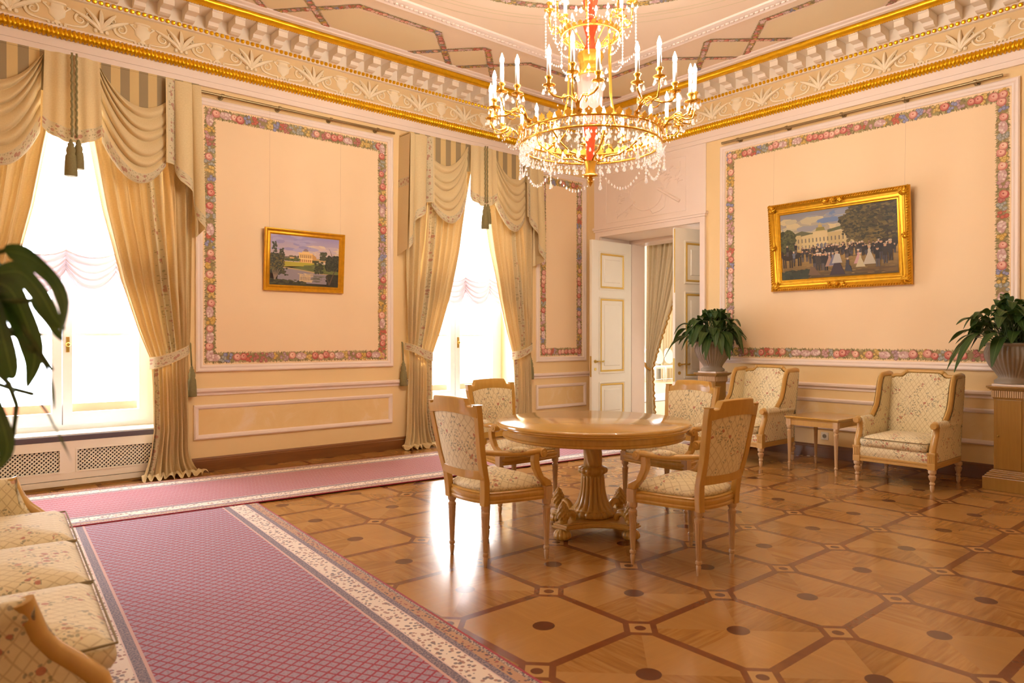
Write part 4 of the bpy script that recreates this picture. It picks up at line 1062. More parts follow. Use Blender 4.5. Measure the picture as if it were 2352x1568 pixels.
def plant(loc, label, seed, n=98, spread=.50, big=1.0, extra=(), dmax=.36, up=.42, xmax=None):
    t = empty('potted_plant', loc, 0, label, 'potted plant', 'leafy plants in ribbed urns')
    mb = MB(); mb.box(-.125, .125, -.125, .125, 0, .018); mb.build('base_slab', M['white'], t, False, bevel=.002)
    pr = [(.13,.018),(.138,.022),(.138,.045),(.115,.06),(.108,.075),(.13,.11),(.175,.17),(.208,.24),(.215,.29),(.205,.325),(.192,.345),(.196,.352),(.206,.358),(.206,.372),(.19,.376),(.18,.35),(.17,.33)]
    mb = MB(); mb.lathe(pr, 216, rf=lambda a, z, r: r*(1 - .028*(1 + cos(36*a)) if .08 < z < .335 and r > .12 else 1)); mb.build('urn', M['pot'], t, True, ang=60)
    mb = MB(); mb.lathe([(0,.34),(.18,.338)], 24, cap=False); mb.build('soil', M['soil'], t)
    rr = random.Random(seed); st = MB(); specs = []
    for k in range(n):
        az = 2*pi*(k*.382) + rr.uniform(-.25, .25); f = rr.random()**.7
        specs.append((az, up*(1.02 - .75*f**1.6) + rr.uniform(-.04, .06), spread*(.2 + .8*f)*rr.uniform(.85, 1.1), rr.uniform(.12, dmax)*(.25 + f), rr.uniform(.52, .66), rr.uniform(.036, .056)*big))
    specs += list(extra)
    for (az, rise, out, dr, Ls, wd) in specs:
        mb = MB(); b0 = (rr.uniform(-.08, .08), rr.uniform(-.08, .08), .34)
        P = leaf_mesh(mb, b0, az, rise, out, dr, Ls, wd, rr, xmax); mb.build('leaf', M['leaf'], t, True)
        st.tube(P, .004*big, 5, cap=False)
    st.build('stems', M['stem'], t, True)
    return t
pedestal((7.30, 4.87, 0), 'wooden pedestal cabinet beside the doorway, behind a dining chair')
pedestal((7.27, 1.826, 0), 'wooden pedestal cabinet at the right edge, beside the right wing armchair')
pedestal((-.157, 1.90, 0), 'wooden pedestal cabinet under the foreground plant, at the near end of the sofa')
plant((7.30, 4.87, .904), 'leafy green plant in a ribbed urn on the pedestal by the doorway', 3, xmax=.30)
plant((7.27, 1.826, .904), 'leafy green plant in a ribbed urn on the right edge pedestal', 9, xmax=.33)
SP1 = [(-0.05, 1.877, 1.299), (0.074, 1.575, 1.301), (0.117, 1.473, 1.242), (0.126, 1.452, 1.206), (0.121, 1.456, 1.147)]
SP2 = [(-0.05, 1.877, 1.308), (0.042, 1.696, 1.497), (0.099, 1.556, 1.457), (0.14, 1.454, 1.332), (0.171, 1.401, 1.266)]
LEAFPATHS = [([(-0.076, 1.9, 1.325), (0.041, 1.67, 1.446), (0.112, 1.479, 1.47)], [(0.112, 1.479, 1.47), (0.142, 1.414, 1.455), (0.17, 1.364, 1.417), (0.182, 1.341, 1.374), (0.175, 1.333, 1.321)], 0.036, 0.5),
([(-0.063, 1.888, 1.308), (0.041, 1.67, 1.414), (0.102, 1.513, 1.431)], [(0.102, 1.513, 1.431), (0.132, 1.462, 1.433), (0.155, 1.416, 1.398), (0.173, 1.388, 1.353), (0.186, 1.376, 1.335)], 0.034, 0.2),
([(-0.05, 1.877, 1.299), (0.028, 1.681, 1.39), (0.087, 1.566, 1.418)], [(0.087, 1.566, 1.418), (0.119, 1.499, 1.408), (0.14, 1.455, 1.347), (0.15, 1.433, 1.287), (0.14, 1.441, 1.236)], 0.046, 0.1),
([(-0.05, 1.877, 1.299), (0.016, 1.691, 1.365), (0.069, 1.581, 1.387)], [(0.069, 1.581, 1.387), (0.096, 1.518, 1.378), (0.109, 1.481, 1.324), (0.119, 1.459, 1.265), (0.122, 1.456, 1.25)], 0.048, 0.2),
([(-0.05, 1.877, 1.282), (0.04, 1.67, 1.268), (0.119, 1.498, 1.233), (0.148, 1.447, 1.224)], [(0.148, 1.447, 1.224), (0.162, 1.408, 1.203), (0.175, 1.385, 1.168), (0.184, 1.363, 1.144), (0.19, 1.345, 1.118)], 0.022, 0.9),
([(-0.05, 1.877, 1.282), (0.022, 1.685, 1.26), (0.074, 1.562, 1.232)], [(0.074, 1.562, 1.232), (0.094, 1.493, 1.212), (0.107, 1.468, 1.176), (0.113, 1.449, 1.133), (0.103, 1.458, 1.1)], 0.04, 0.2),
([(-0.05, 1.877, 1.299), (0.052, 1.634, 1.381), (0.108, 1.508, 1.385), (0.146, 1.45, 1.384)], [(0.146, 1.45, 1.384), (0.159, 1.426, 1.365), (0.17, 1.403, 1.343), (0.181, 1.393, 1.324), (0.184, 1.391, 1.315)], 0.016, 0.4),
([(-0.05, 1.877, 1.299), (0.04, 1.67, 1.333), (0.108, 1.508, 1.347), (0.15, 1.433, 1.298)], [(0.15, 1.433, 1.298), (0.163, 1.409, 1.273), (0.171, 1.401, 1.244), (0.173, 1.399, 1.218), (0.174, 1.398, 1.2)], 0.006, 0.4),
([(-0.05, 1.877, 1.299), (0.028, 1.68, 1.349), (0.064, 1.624, 1.428)], [(0.064, 1.624, 1.428), (0.093, 1.573, 1.438), (0.116, 1.541, 1.402), (0.128, 1.53, 1.364), (0.134, 1.525, 1.317)], 0.042, 0.3)]
t_ = plant((-.157, 1.90, .904), 'large blurred green plant at the left edge in the foreground', 5, 44, .34, .9)
def blade(parent, P, wd, fold=.25, tw=0.):
    """a broad leaf blade along a path of points, edges folded up along the midrib"""
    P = [Vector(p) - Vector((-.157, 1.90, .904)) for p in P]; N = 16
    def at(q):
        k = q*(len(P)-1); i = min(int(k), len(P)-2); f = k - i
        p0, p1, p2, p3 = P[max(i-1,0)], P[i], P[i+1], P[min(i+2, len(P)-1)]
        return .5*((2*p1) + (p2-p0)*f + (2*p0-5*p1+4*p2-p3)*f*f + (3*p1-p0-3*p2+p3)*f**3)
    C = [at(k/N) for k in range(N+1)]; mb = MB(); look = Vector((.647, .763, 0)); 
    for k, p in enumerate(C):
        q = k/N; w = wd*sin(pi*min(1, q**.7*.98+.01))**.8 + .001; tg = (C[min(k+1,N)] - C[max(k-1,0)]).normalized()
        sd = tg.cross(look).normalized(); nn = tg.cross(sd).normalized(); sd2 = (sd*cos(tw) + nn*sin(tw)); up = tg.cross(sd2)
        wv = .14*w*sin(q*11)
        mb.v.extend([tuple(p - sd2*w + up*(fold*w + wv)), tuple(p), tuple(p + sd2*w + up*(fold*w - wv))])
    for k in range(N):
        for j in (0, 1): x0 = -1 if j == 0 else 0; mb.face([k*3+j, k*3+j+1, k*3+j+4, k*3+j+3], [(x0, k/N), (x0+1, k/N), (x0+1, (k+1)/N), (x0, (k+1)/N)])
    mb.build('leaf', M['leaf'], parent, True)
for P in (SP1, SP2):
    mb = MB(); mb.tube([Vector(p) - Vector((-.157, 1.90, .904)) for p in P], [.005,.005,.0045,.004,.003], 6); mb.build('leaf_stalk', M['stem'], t_, True)
for (st_, bl, wd, tw) in LEAFPATHS:
    mb = MB(); mb.tube([Vector(p) - Vector((-.157, 1.90, .904)) for p in st_], .0045, 6); mb.build('leaf_stalk', M['stem'], t_, True)
    blade(t_, bl, wd*.56, .2, tw)
# ------------------------------------------------------------------ carpets
def carpet(name, mat, w, l, loc, rz, label, th, cut=0.):
    mb = MB(); nx, ny = 2, 40
    mb.grid(lambda u, v: (lerp(-w/2+cut, w/2, u), lerp(-l/2, l/2, v), th), nx, ny, lambda u, v: (lerp(-w/2+cut, w/2, u), lerp(-l/2, l/2, v)))
    mb.v = [p for p in mb.v]
    wl_ = -w/2 + cut
    for a, b in (((wl_, -l/2), (w/2, -l/2)), ((w/2, -l/2), (w/2, l/2)), ((w/2, l/2), (wl_, l/2)), ((wl_, l/2), (wl_, -l/2))):
        k = mb.pts([(*a, 0), (*b, 0), (*b, th), (*a, th)]); mb.face([k, k+1, k+2, k+3], [(-w/2+.004, 0), (-w/2+.004, .1), (-w/2+.004, .1), (-w/2+.004, 0)])
    o = mb.build(name, mat); o.location = loc; o.rotation_euler = (0,0,rz); tag(o, label, 'carpet'); return o
carpet('rug', M['rug'], 1.46, 7.6, (1.183 + .0685*(-1.1), 2.4, .001), -.0684, 'red diamond patterned rug with wide cream border beside the sofa', .007, .095)
carpet('carpet_runner', M['runner'], 1.34, 6.95, (4.02, 6.074, .0085), pi/2 - .0798, 'long red carpet runner laid along the window wall toward the doorway', .008)

# ------------------------------------------------------------------ pictures
class Canvas:
    def __init__(s, W, H): s.mb = MB(); s.W = W; s.H = H; s.h = 0; s.r = random.Random(12)
    def M(s, u, w): s.h += .0000012; return None
    def P(s, pts, col):
        s.h += .0000022
        if len(pts) > 2: s.mb.poly([(max(0, min(1, u))*s.W - s.W/2, -s.h, max(0, min(1, w))*s.H) for u, w in pts], col)
    def R(s, a, b, c, d, col): s.P([(a,c),(b,c),(b,d),(a,d)], col)
    def B(s, u, w, ru, rw, col, n=9, rag=.35):
        s.P([(u + ru*cos(2*pi*k/n)*(1 + rag*(s.r.random()-.5)), w + rw*sin(2*pi*k/n)*(1 + rag*(s.r.random()-.5))) for k in range(n)], col)
    def scat(s, n, u0, u1, w0, w1, ru, rw, cols, n_=7):
        for k in range(n): s.B(s.r.uniform(u0, u1), s.r.uniform(w0, w1), ru*s.r.uniform(.5, 1.2), rw*s.r.uniform(.5, 1.2), s.r.choice(cols), n_)
    def grad(s, a, b, c, d, c0, c1, n=14):
        for k in range(n):
            f = k/(n-1); s.R(a, b, lerp(c, d, k/n), lerp(c, d, (k+1)/n)+.002, tuple(lerp(x, y, f) for x, y in zip(c0, c1)))
def landscape(W, H):
    c = Canvas(W, H); r = c.r
    c.grad(0, 1, .42, 1, S(226,200,178), S(160,150,192), 18)
    c.scat(40, .5, 1, .5, .8, .09, .05, [S(216,192,184), S(224,204,178), S(200,182,190)]); c.scat(25, 0, .6, .7, 1, .1, .04, [S(158,150,190), S(176,166,198)])
    c.R(.1, .5, .5, .58, S(120,108,92)); c.scat(40, .1, .5, .53, .6, .03, .02, [S(106,98,80), S(92,86,66)])
    c.R(.27, .34, .5, .57, S(216,170,100)); c.R(.62, .8, .5, .57, S(200,166,110))
    # pale villa with a low dome
    c.R(.405, .60, .46, .66, S(236,190,112)); c.P([(.60,.46),(.66,.47),(.66,.60),(.60,.66)], S(208,156,88)); c.R(.395, .61, .655, .675, S(246,206,140)); c.R(.45, .555, .67, .70, S(240,200,130))
    c.P([(.465 + .075*(1+cos(pi*k/12))/2*1.0, .70 + .055*sin(pi*k/12)) for k in range(13)], S(150,128,132))
    for k in range(6): c.R(.425 + k*.029, .436 + k*.029, .57, .63, S(150,116,84)); c.R(.425 + k*.029, .436 + k*.029, .49, .54, S(176,110,70))
    c.R(.40, .605, .545, .56, S(250,216,150))
    c.R(.2, .42, .49, .54, S(84,92,44)); c.scat(30, .2, .42, .50, .55, .02, .02, [S(74,82,40), S(98,106,48)]); c.R(.6, .7, .48, .53, S(74,80,44))
    c.P([(.15,.48),(.68,.47),(.5,.40),(.15,.37)], S(186,172,52)); c.P([(.5,.40),(.68,.47),(1,.45),(1,.25),(.7,.29),(.3,.36)], S(112,118,58)); c.scat(40, .5, .95, .3, .42, .06, .02, [S(104,110,54), S(122,124,62)])
    c.P([(.12,.375),(.4,.34),(.75,.275),(1,.25),(1,.235),(.7,.258),(.4,.315),(.12,.345)], S(186,160,112))
    c.P([(.12,.345),(.4,.315),(.7,.258),(1,.23),(1,.05),(.1,.05)], S(150,138,144)); c.R(.42, .58, .08, .24, S(206,176,134)); c.scat(40, .4, .62, .08, .26, .03, .012, [S(190,164,130), S(160,146,140), S(216,190,146)])
    for k in range(5): c.R(.44 + k*.028, .45 + k*.028, .12, .19, S(150,126,104))
    c.scat(30, .6, 1, .1, .25, .06, .012, [S(112,108,96), S(96,96,80), S(134,126,122)])
    c.P([(0,.13),(.25,.10),(.5,.04),(1,.03),(1,0),(0,0)], S(56,52,30)); c.scat(50, 0, .5, .02, .11, .03, .02, [S(60,60,32), S(44,42,26), S(80,78,40)])
    D = [S(58,62,40), S(74,74,46), S(92,84,44), S(48,50,34), S(122,104,44)]
    c.scat(150, 0, .17, .25, .6, .04, .04, D); c.scat(40, .03, .1, .6, .85, .014, .022, D[:2]); c.scat(26, .13, .2, .55, .72, .014, .02, D[:2]); c.scat(30, .1, .24, .2, .35, .02, .02, D[:2])
    for k in range(5): c.P([(.06, .1), (.075, .1), (.03 + k*.03, .33), (.024 + k*.03, .33)], S(150,128,104))
    c.scat(70, .72, .80, .55, .70, .022, .022, [S(74,78,54), S(88,92,62)]); c.scat(190, .82, 1, .36, .62, .04, .04, [S(46,50,36), S(38,40,30), S(60,62,42)]); c.scat(60, .64, .76, .27, .5, .02, .02, [S(58,62,38), S(70,74,42)]); c.scat(90, .84, 1, .04, .24, .04, .03, [S(50,48,34), S(40,38,28)])
    c.scat(260, .82, 1, .34, .64, .016, .018, [S(56,60,42), S(70,72,48), S(40,44,32)]); c.scat(160, 0, .18, .3, .62, .014, .018, D + [S(104,100,56)]); c.scat(200, 0, 1, .44, .98, .05, .006, [S(172,160,194), S(190,176,190), S(208,188,184)]) if 0 else None
    for (a, b, e, d, w) in ((.86,.04,.93,.3,.012),(.93,.3,.99,.42,.006),(.86,.04,.82,.22,.008),(.9,.6,.87,.74,.005),(.87,.74,.84,.8,.003),(.88,.68,.94,.7,.003)): c.P([(a-w,b),(a+w,b),(e+w*.6,d),(e-w*.6,d)], S(92,72,52))
    return c.mb
def crowd(W, H):
    c = Canvas(W, H); r = c.r
    c.grad(0, 1, .5, 1, S(196,172,120), S(132,132,140), 16)
    c.scat(60, 0, .65, .66, .9, .1, .05, [S(190,176,140), S(170,158,136), S(150,148,150), S(206,186,140)]); c.scat(14, .35, .6, .82, .95, .06, .04, [S(110,130,166), S(140,146,160)])
    c.grad(0, 1, 0, .46, S(88,70,40), S(190,152,84), 12)
    # long palace
    c.R(.08, .72, .42, .66, S(196,172,118)); c.P([(.08,.66),(.2,.72),(.32,.66)], S(96,96,66)); c.R(.2, .31, .42, .66, S(206,184,130)); c.R(.30, .43, .42, .685, S(214,190,136)); c.P([(.30,.685),(.365,.715),(.43,.685)], S(206,182,128))
    c.P([(.325,.70),(.335,.75),(.40,.75),(.41,.70)], S(134,126,64)); c.R(.35, .385, .75, .785, S(188,160,90)); c.R(.364, .37, .785, .82, S(200,170,100))
    c.P([(.19,.66),(.30,.68),(.30,.665),(.19,.64)], S(100,100,66)); c.P([(.43,.70),(.56,.74),(.60,.70),(.43,.66)], S(98,100,62)); c.R(.56, .74, .42, .70, S(204,180,126)); c.P([(.55,.70),(.61,.745),(.68,.70)], S(212,188,134))
    for k in range(19):
        for (a, b) in ((.45,.50),(.54,.60)): c.R(.095 + k*.033, .106 + k*.033, a, b, S(124,112,90))
    for k in range(3): c.P([(.33+k*.034,.43),(.352+k*.034,.43),(.352+k*.034,.5),(.341+k*.034,.52),(.33+k*.034,.5)], S(112,110,118))
    T = [S(66,62,36), S(84,74,40), S(50,48,30), S(104,90,46)]
    c.scat(120, 0, .12, .40, .72, .035, .04, [S(70,74,42), S(84,84,48), S(56,58,36)])
    c.scat(330, .66, 1, .52, .98, .07, .06, T); c.scat(60, .55, .75, .68, .85, .035, .035, T[:3]); c.scat(150, .84, 1, .4, .98, .05, .07, [S(44,38,30), S(54,46,34)]); c.scat(70, .7, .86, .45, .62, .04, .04, [S(98,84,42), S(120,100,50)])
    c.scat(420, .60, 1, .5, .99, .02, .02, T + [S(112,96,52), S(74,66,40)]); c.scat(160, .56, .74, .6, .88, .014, .016, T); c.scat(120, 0, .12, .42, .74, .014, .016, [S(78,84,46), S(94,94,54), S(58,62,38)]); c.scat(90, 0, 1, .72, .99, .04, .012, [S(196,178,136), S(150,150,156), S(178,168,146)]) if 0 else None
    c.scat(150, .05, 1, .02, .3, .03, .006, [S(150,118,68), S(168,134,78), S(124,98,56)])
    Dk = [S(40,38,40), S(52,46,44), S(34,34,38), S(62,54,48)]
    def man(u, w, h, body, skirt=False, head=None):
        if skirt: c.P([(u-h*.20, w), (u+h*.20, w), (u+h*.045, w+h*.62), (u-h*.045, w+h*.62)], body); c.B(u, w+h*.70, h*.05, h*.13, body, 7)
        else: (c.P([(u-h*.055, w), (u-h*.01, w), (u, w+h*.4), (u+h*.015, w), (u+h*.06, w), (u+h*.065, w+h*.48), (u-h*.06, w+h*.48)], r.choice([body, S(74,70,74), S(92,84,80)])), c.P([(u-h*.07, w+h*.40), (u+h*.07, w+h*.40), (u+h*.065, w+h*.6), (u+h*.10, w+h*.74), (u+h*.06, w+h*.84), (u-h*.06, w+h*.84), (u-h*.10, w+h*.74), (u-h*.065, w+h*.6)], body))
        c.B(u, w+h*.90, h*.045, h*.075, S(206,160,124), 7); c.B(u, w+h*.975, h*.06, h*.045, head or r.choice([S(216,200,176), S(60,50,44), S(180,160,130)]), 7)
    for k in range(60): man(r.uniform(.18, .78), r.uniform(.36, .40), .09, r.choice(Dk + [S(120,90,70)]))
    for k in range(70): man(r.uniform(.30, .98), r.uniform(.26, .34), r.uniform(.13, .16), r.choice(Dk))
    for u, w in ((.06,.24),(.14,.26)):                     # two riders
        c.B(u, w+.10, .055, .05, S(52,40,32)); 
        for q in (-.04,-.02,.02,.04): c.R(u+q-.006, u+q+.006, w-.06, w+.08, S(48,38,30))
        c.B(u-.05, w+.15, .018, .05, S(52,40,32)); man(u, w+.12, .16, Dk[0])
    for u in (.12,.2,.24,.27): man(u, .20 + r.uniform(0,.06), .17, r.choice(Dk + [S(110,116,130)]))
    for u in (.31,.335,.36,.385,.41): man(u, .12 + r.uniform(-.02,.03), .26, r.choice(Dk))
    man(.44, .16, .2, S(176,140,120), True); man(.47, .17, .19, S(120,120,140), True)
    man(.505, .03, .34, S(64,52,60), True); c.P([(.46,.20),(.55,.20),(.53,.33),(.49,.34)], S(186,180,170))
    c.P([(.57,.08),(.63,.06),(.62,.14),(.58,.2)], S(56,60,70)); man(.595, .10, .16, S(60,60,68))
    man(.685, .17, .2, S(196,150,146), True); man(.70, .12, .2, S(204,190,150), True); man(.775, .15, .27, S(192,182,160), True)
    for u in (.84,.87,.9,.94): man(u, .10 + r.uniform(0,.12), .28, r.choice(Dk))
    c.scat(60, 0, .26, .0, .12, .035, .03, [S(52,60,44), S(66,72,50), S(44,48,36)]); c.P([(.25,.05),(.36,.04),(.30,.17),(.27,.18)], S(120,92,66)); c.scat(16, .7, 1, .02, .10, .09, .012, [S(120,92,50), S(100,76,42)])
    return c.mb
def picture(name, loc, rz, tilt, W, H, prof, paint, label, ornate, wires):
    t = empty(name, loc, rz, label, 'painting'); t.rotation_euler = (tilt, 0, rz)
    F = lambda u, w, h: (u, -h, w)
    mb = MB(); mb.frame(-W/2, W/2, 0, H, prof, F); 
    fw = prof[-1][0]
    if ornate:
        rr = random.Random(4)
        def orn(u, w, n, s):
            for k in range(n):
                a = 2*pi*k/n + rr.random(); P = [F(u + cos(a+q*.5)*s*q/4, w + sin(a+q*.5)*s*q/4, .062 + .012*sin(q)) for q in range(5)]; mb.tube(P, [.007,.009,.009,.007,.003], 5)
            mb.ball(F(u, w, .066), .011, nu=7, nv=5)
        for cu in (-1, 1):
            for cw in (0, 1): orn(cu*(W/2-.052), .052 + cw*(H-.104), 12, .05)
        for (u, w) in ((0, .048), (0, H-.048)): orn(u, w, 9, .042); orn(u-.08, w, 6, .034); orn(u+.08, w, 6, .034)
        for (u, w) in ((-W/2+.048, H/2), (W/2-.048, H/2)): orn(u, w, 6, .034)
        n = int(W/.026)
        for k in range(n):
            u = -W/2 + (k+.5)*W/n
            for w, s_ in ((.018, 1), (H-.018, -1)): mb.tube([F(u-.012, w-.012, .05), F(u, w, .062), F(u+.014, w+.012, .05)], [.004,.009,.004], 5)
        n = int(H/.026)
        for k in range(n):
            w = (k+.5)*H/n
            for u in (-W/2+.018, W/2-.018): mb.tube([F(u-.012, w-.012, .05), F(u, w, .062), F(u+.012, w+.014, .05)], [.004,.009,.004], 5)
    mb.build('frame', M['gilt'], t, True, ang=45)
    mb = MB(); mb.box(-W/2+.01, W/2-.01, -.012, 0, .01, H-.01); mb.build('backboard', M['dark'], t)
    iw, ih = W - 2*fw + .01, H - 2*fw + .01
    mb = paint(iw, ih); o = mb.build('canvas', M['oil'], t); o.location = (0, -.0135, fw - .005)
    for sx in (-1, 1):
        mb = MB(); mb.tube([(sx*(W/2-.05), -.01, H-.01), (sx*(W/2-.05), wires[1], wires[0])], .0009, 4); mb.build('hanging_wire', M['steelwire'], t)
    return t
P1 = [(0,0),(0,.03),(.004,.036),(.012,.036),(.018,.03),(.034,.018),(.042,.022),(.05,.026),(.058,.02),(.066,.012),(.068,.006)]
P2 = [(0,0),(.0,.035),(.012,.05),(.03,.056),(.045,.046),(.055,.034),(.075,.03),(.085,.036),(.10,.034),(.112,.022),(.122,.024),(.13,.014),(.132,.006)]
picture('landscape_painting', (3.185, YW-.004, 1.82), 0, .07, .90, .655, P1, landscape, 'small gilt framed landscape painting of a pale villa above a pond', False, (1.885, .058))
picture('crowd_painting', (XW-.004, 3.52, 1.862), -pi/2, .09, 1.516, .995, P2, crowd, 'large ornate gilt framed painting of a crowd before a long palace', True, (1.842, .092))
def rod(a, b, n, label, Mf):
    z = 3.725; t = empty('picture_rail', Mf((a+b)/2, z, 0), 0, label, 'picture rail', 'bronze picture rails'); o = Vector(t.location)
    q = lambda u, h, dz=0: tuple(Vector(Mf(u, z+dz, h)) - o)
    mb = MB(); mb.tube([q(a, .075), q(b, .075)], .0145, 10); mb.build('rail_tube', M['rod'], t, True, ang=60)
    for k in range(n):
        u = lerp(a + .22, b - .22, k/(n-1)); mb = MB(); mb.tube([q(u, .0), q(u, .012)], .026, 12); mb.tube([q(u, .01), q(u, .07)], .011, 8); mb.tube([q(u-.012, .075), q(u+.012, .075)], .021, 12); mb.build('bracket', M['rod'], t, True, ang=50)
    return t
rod(2.09, 4.27, 4, 'bronze picture rail on the window wall above the small landscape painting', ML)
rod(1.99, 4.93, 5, 'bronze picture rail on the right wall above the large crowd painting', MR)
t = empty('power_outlet', (XW, 3.665, .235), 0, 'square white power outlet low on the wall behind the side table', 'outlet')
mb = MB(); mb.box(-.012, 0, -.042, .042, -.042, .042); mb.build('cover_plate', M['socket'], t, bevel=.004)
mb = MB(); b0 = 0; mb.lathe([(.0,0),(.018,0),(.021,.012),(.023,.012),(.023,0)], 20, cap=False)
mb.v = [(-.0135 - (.0 if z > .005 else -.0005) , x, y) for x, y, z in mb.v]; mb.build('socket_well', plain('socket_grey', S(150,142,126), .5), t)
mb = MB()
for s in (-.008, .008): mb.tube([(-.016, s, 0), (-.013, s, 0)], .003, 8)
mb.build('pin_hole', M['dark'], t)

# ------------------------------------------------------------------ door leaves
def door_leaf(i, hinge, rz, label, flip):
    L_, Hh, th = .865, 2.735, .045
    mb = MB(); mb.box(0, L_, -th/2, th/2, .006, Hh); d = struct(mb.build('door_%d' % i, M['doorpaint'])); d.location = hinge; d.rotation_euler = (0,0,rz)
    for s in (-1, 1):
        F = lambda u, w, h, s=s: (u, s*(th/2 + h), w)
        for (a, b) in ((2.02, 2.58), (.80, 1.92), (.14, .68)):
            mb = MB(); mb.frame(.15, L_-.15, a, b, [(0,0),(0,.012),(.012,.016),(.02,.010),(.028,.004)], F); mb.build('panel_moulding', M['doorpaint'], d)
            mb = MB(); mb.frame(.178, L_-.178, a+.028, b-.028, [(0,.002),(.004,.011),(.018,.012),(.026,.003)], F)
            mb.build('gilt_bead', M['doorgold'], d)
            mb = MB(); mb.frame(.26, L_-.26, a+.11, b-.11, [(0,0),(.008,.008),(.03,.009)], F); mb.poly([F(.28, a+.13, .009), F(L_-.28, a+.13, .009), F(L_-.28, b-.13, .009), F(.28, b-.13, .009)]); mb.build('raised_panel', M['doorpaint'], d)
        mb = MB(); mb.tube([F(L_-.07, .98, 0), F(L_-.07, .98, .05)], .013, 10); mb.tube([F(L_-.07, .98, .05), F(L_-.12, .985, .055), F(L_-.19, .978, .052), F(L_-.205, .99, .05)], [.011,.010,.012,.009], 8)
        mb.tube([F(L_-.07, .98, 0), F(L_-.07, .98, .006)], .026, 14); mb.tube([F(L_-.07, .87, 0), F(L_-.07, .87, .006)], .022, 14); mb.build('door_handle', M['brassdoor'], d, True, ang=50)
    mb = MB(); mb.box(L_, L_+.003, -.014, .014, .76, 1.06); mb.build('lock_plate', M['brassdoor'], d)
    if i == 2:
        mb = MB(); mb.box(L_, L_+.004, .004, .02, 1.9, 2.72); mb.build('gilt_strip', M['doorgold'], d)
    return d
door_leaf(1, (8.235, 6.945, 0), pi, '', 1)
door_leaf(2, (8.235, 5.325, 0), pi - math.radians(12), '', 1)

# ------------------------------------------------------------------ hall beyond the doorway
HX, HY = 22.0, 14.0
mb = MB(); mb.box(XB, HX, 1.5, HY, -.1, -.001); struct(mb.build('floor', M['halllight']))
mb = MB(); mb.box(XB, HX+.3, 1.5, HY+.3, 5.6, 5.8); struct(mb.build('ceiling', M['hallwhite']))
hw = [(9.6, 11.2), (12.6, 14.2), (15.4, 17.0), (18.62, 20.3)]  # only the last is in view; the others are added to brighten the hall
mb = MB(); x = XB
for a, b in hw: mb.box(x, a, HY, HY+.3, 0, 5.6); mb.box(a, b, HY, HY+.3, 0, .5); mb.box(a, b, HY, HY+.3, 4.6, 5.6); x = b
mb.box(x, HX+.3, HY, HY+.3, 0, 5.6); struct(mb.build('wall_hall_far', M['hallwhite']))
mb = MB(); mb.box(HX, HX+.3, 1.5, HY, 0, 5.6); struct(mb.build('wall_hall_side', M['hallwhite']))
mb = MB(); mb.box(XB-.3, XB, YW+.5, HY, 0, 5.6); mb.box(XB, HX, 1.2, 1.5, 0, 5.6); mb.box(XB-.01, XB, 1.5, HY, ZC+.1, 5.6); struct(mb.build('wall_hall_near', M['hallwhite']))
for i, (a, b) in enumerate(hw):
    mb = MB(); mb.box(a, a+.08, HY+.1, HY+.16, .5, 4.6); mb.box(b-.08, b, HY+.1, HY+.16, .5, 4.6); mb.box((a+b)/2-.05, (a+b)/2+.05, HY+.1, HY+.16, .5, 4.6); mb.box(a, b, HY+.1, HY+.16, 3.2, 3.28); mb.box(a, b, HY+.1, HY+.16, .5, .62)
    struct(mb.build('window_%d' % (i+4), M['winwhite']))
mb = MB(); mb.box(10.2, 18.5, 9.15, 10.35, 0, .012); o = mb.build('hall_rug', M['rugblue']); tag(o, 'pale grey rug on the hall floor seen through the doorway', 'carpet')
def hall_chair(loc, label):
    t = empty('white_chair', loc, 0, label, 'chair', 'white chairs in the hall beyond the doorway')
    mb = MB(); mb.box(-.22, .22, -.22, .2, .40, .47); mb.build('seat', M['hallwhite'], t, bevel=.02)
    mb = MB(); mb.ext([(.20*cos(a)*(1 if sin(a) > 0 else 1.05), .76 + .24*(abs(sin(a))**.8)*(1 if sin(a) > 0 else -1)) for a in [k*2*pi/28 for k in range(28)]], lambda a, b, q: (a, .2 + q + (b-.5)*.12, b), -.02, .025); mb.build('backrest', M['hallwhite'], t, bevel=.012)
    for sx in (-1, 1):
        for y in (-.2, .19):
            mb = MB(); mb.tube([(sx*.2, y, 0), (sx*.195, y, .2), (sx*.2, y, .42)], [.014,.018,.022], 8); mb.build('leg', M['hallwhite'], t, True)
    return t
nms = ['leftmost, beside the curtain', 'middle of the three', 'rightmost, beside the door leaf']
hc0 = None
for k in range(3):
    loc = (16.9 + .5*k, 13.3, 0); lb = 'white chair in the hall beyond the doorway, ' + nms[k]
    if hc0 is None: hc0 = hall_chair(loc, lb)
    else: dup(hc0, loc, 0, lb)
t = empty('door_portiere', (XB+.06, 6.95, 0), 0, 'beige tied back curtain with gold fringe hanging behind the doorway', 'curtain')
def pin(z): return interp([(0,6.84),(.75,6.88),(.83,6.89),(1.2,6.76),(1.8,6.53),(2.4,6.34),(2.75,6.24)], z)
def fp(u, v):
    z = lerp(3.0, .02, v); a = 6.99; b = pin(z); w = a - b
    return (.05 - .035*sin(2*pi*7*u + .5*sin(z*2))*min(1, .35+w) - .02*sin(2*pi*17*u), lerp(a, b, u) - 6.95, z)
mb = MB(); mb.grid(fp, 90, 60); mb.build('drape_fabric', M['portiere'], t, True)
mb = MB(); mb.grid(lambda u, v: (fp(1, v)[0] + .01*sin(v*180), fp(1, v)[1] - .03*u - .008*sin(v*260), fp(1, v)[2]), 3, 160); mb.build('fringe', M['portfringe'], t, True)
mb = MB(); mb.tube([(.0, .05, .93), (-.02, 0, .86), (-.01, -.07, .83)], .018, 8); mb.build('tie_cord', M['portfringe'], t, True)
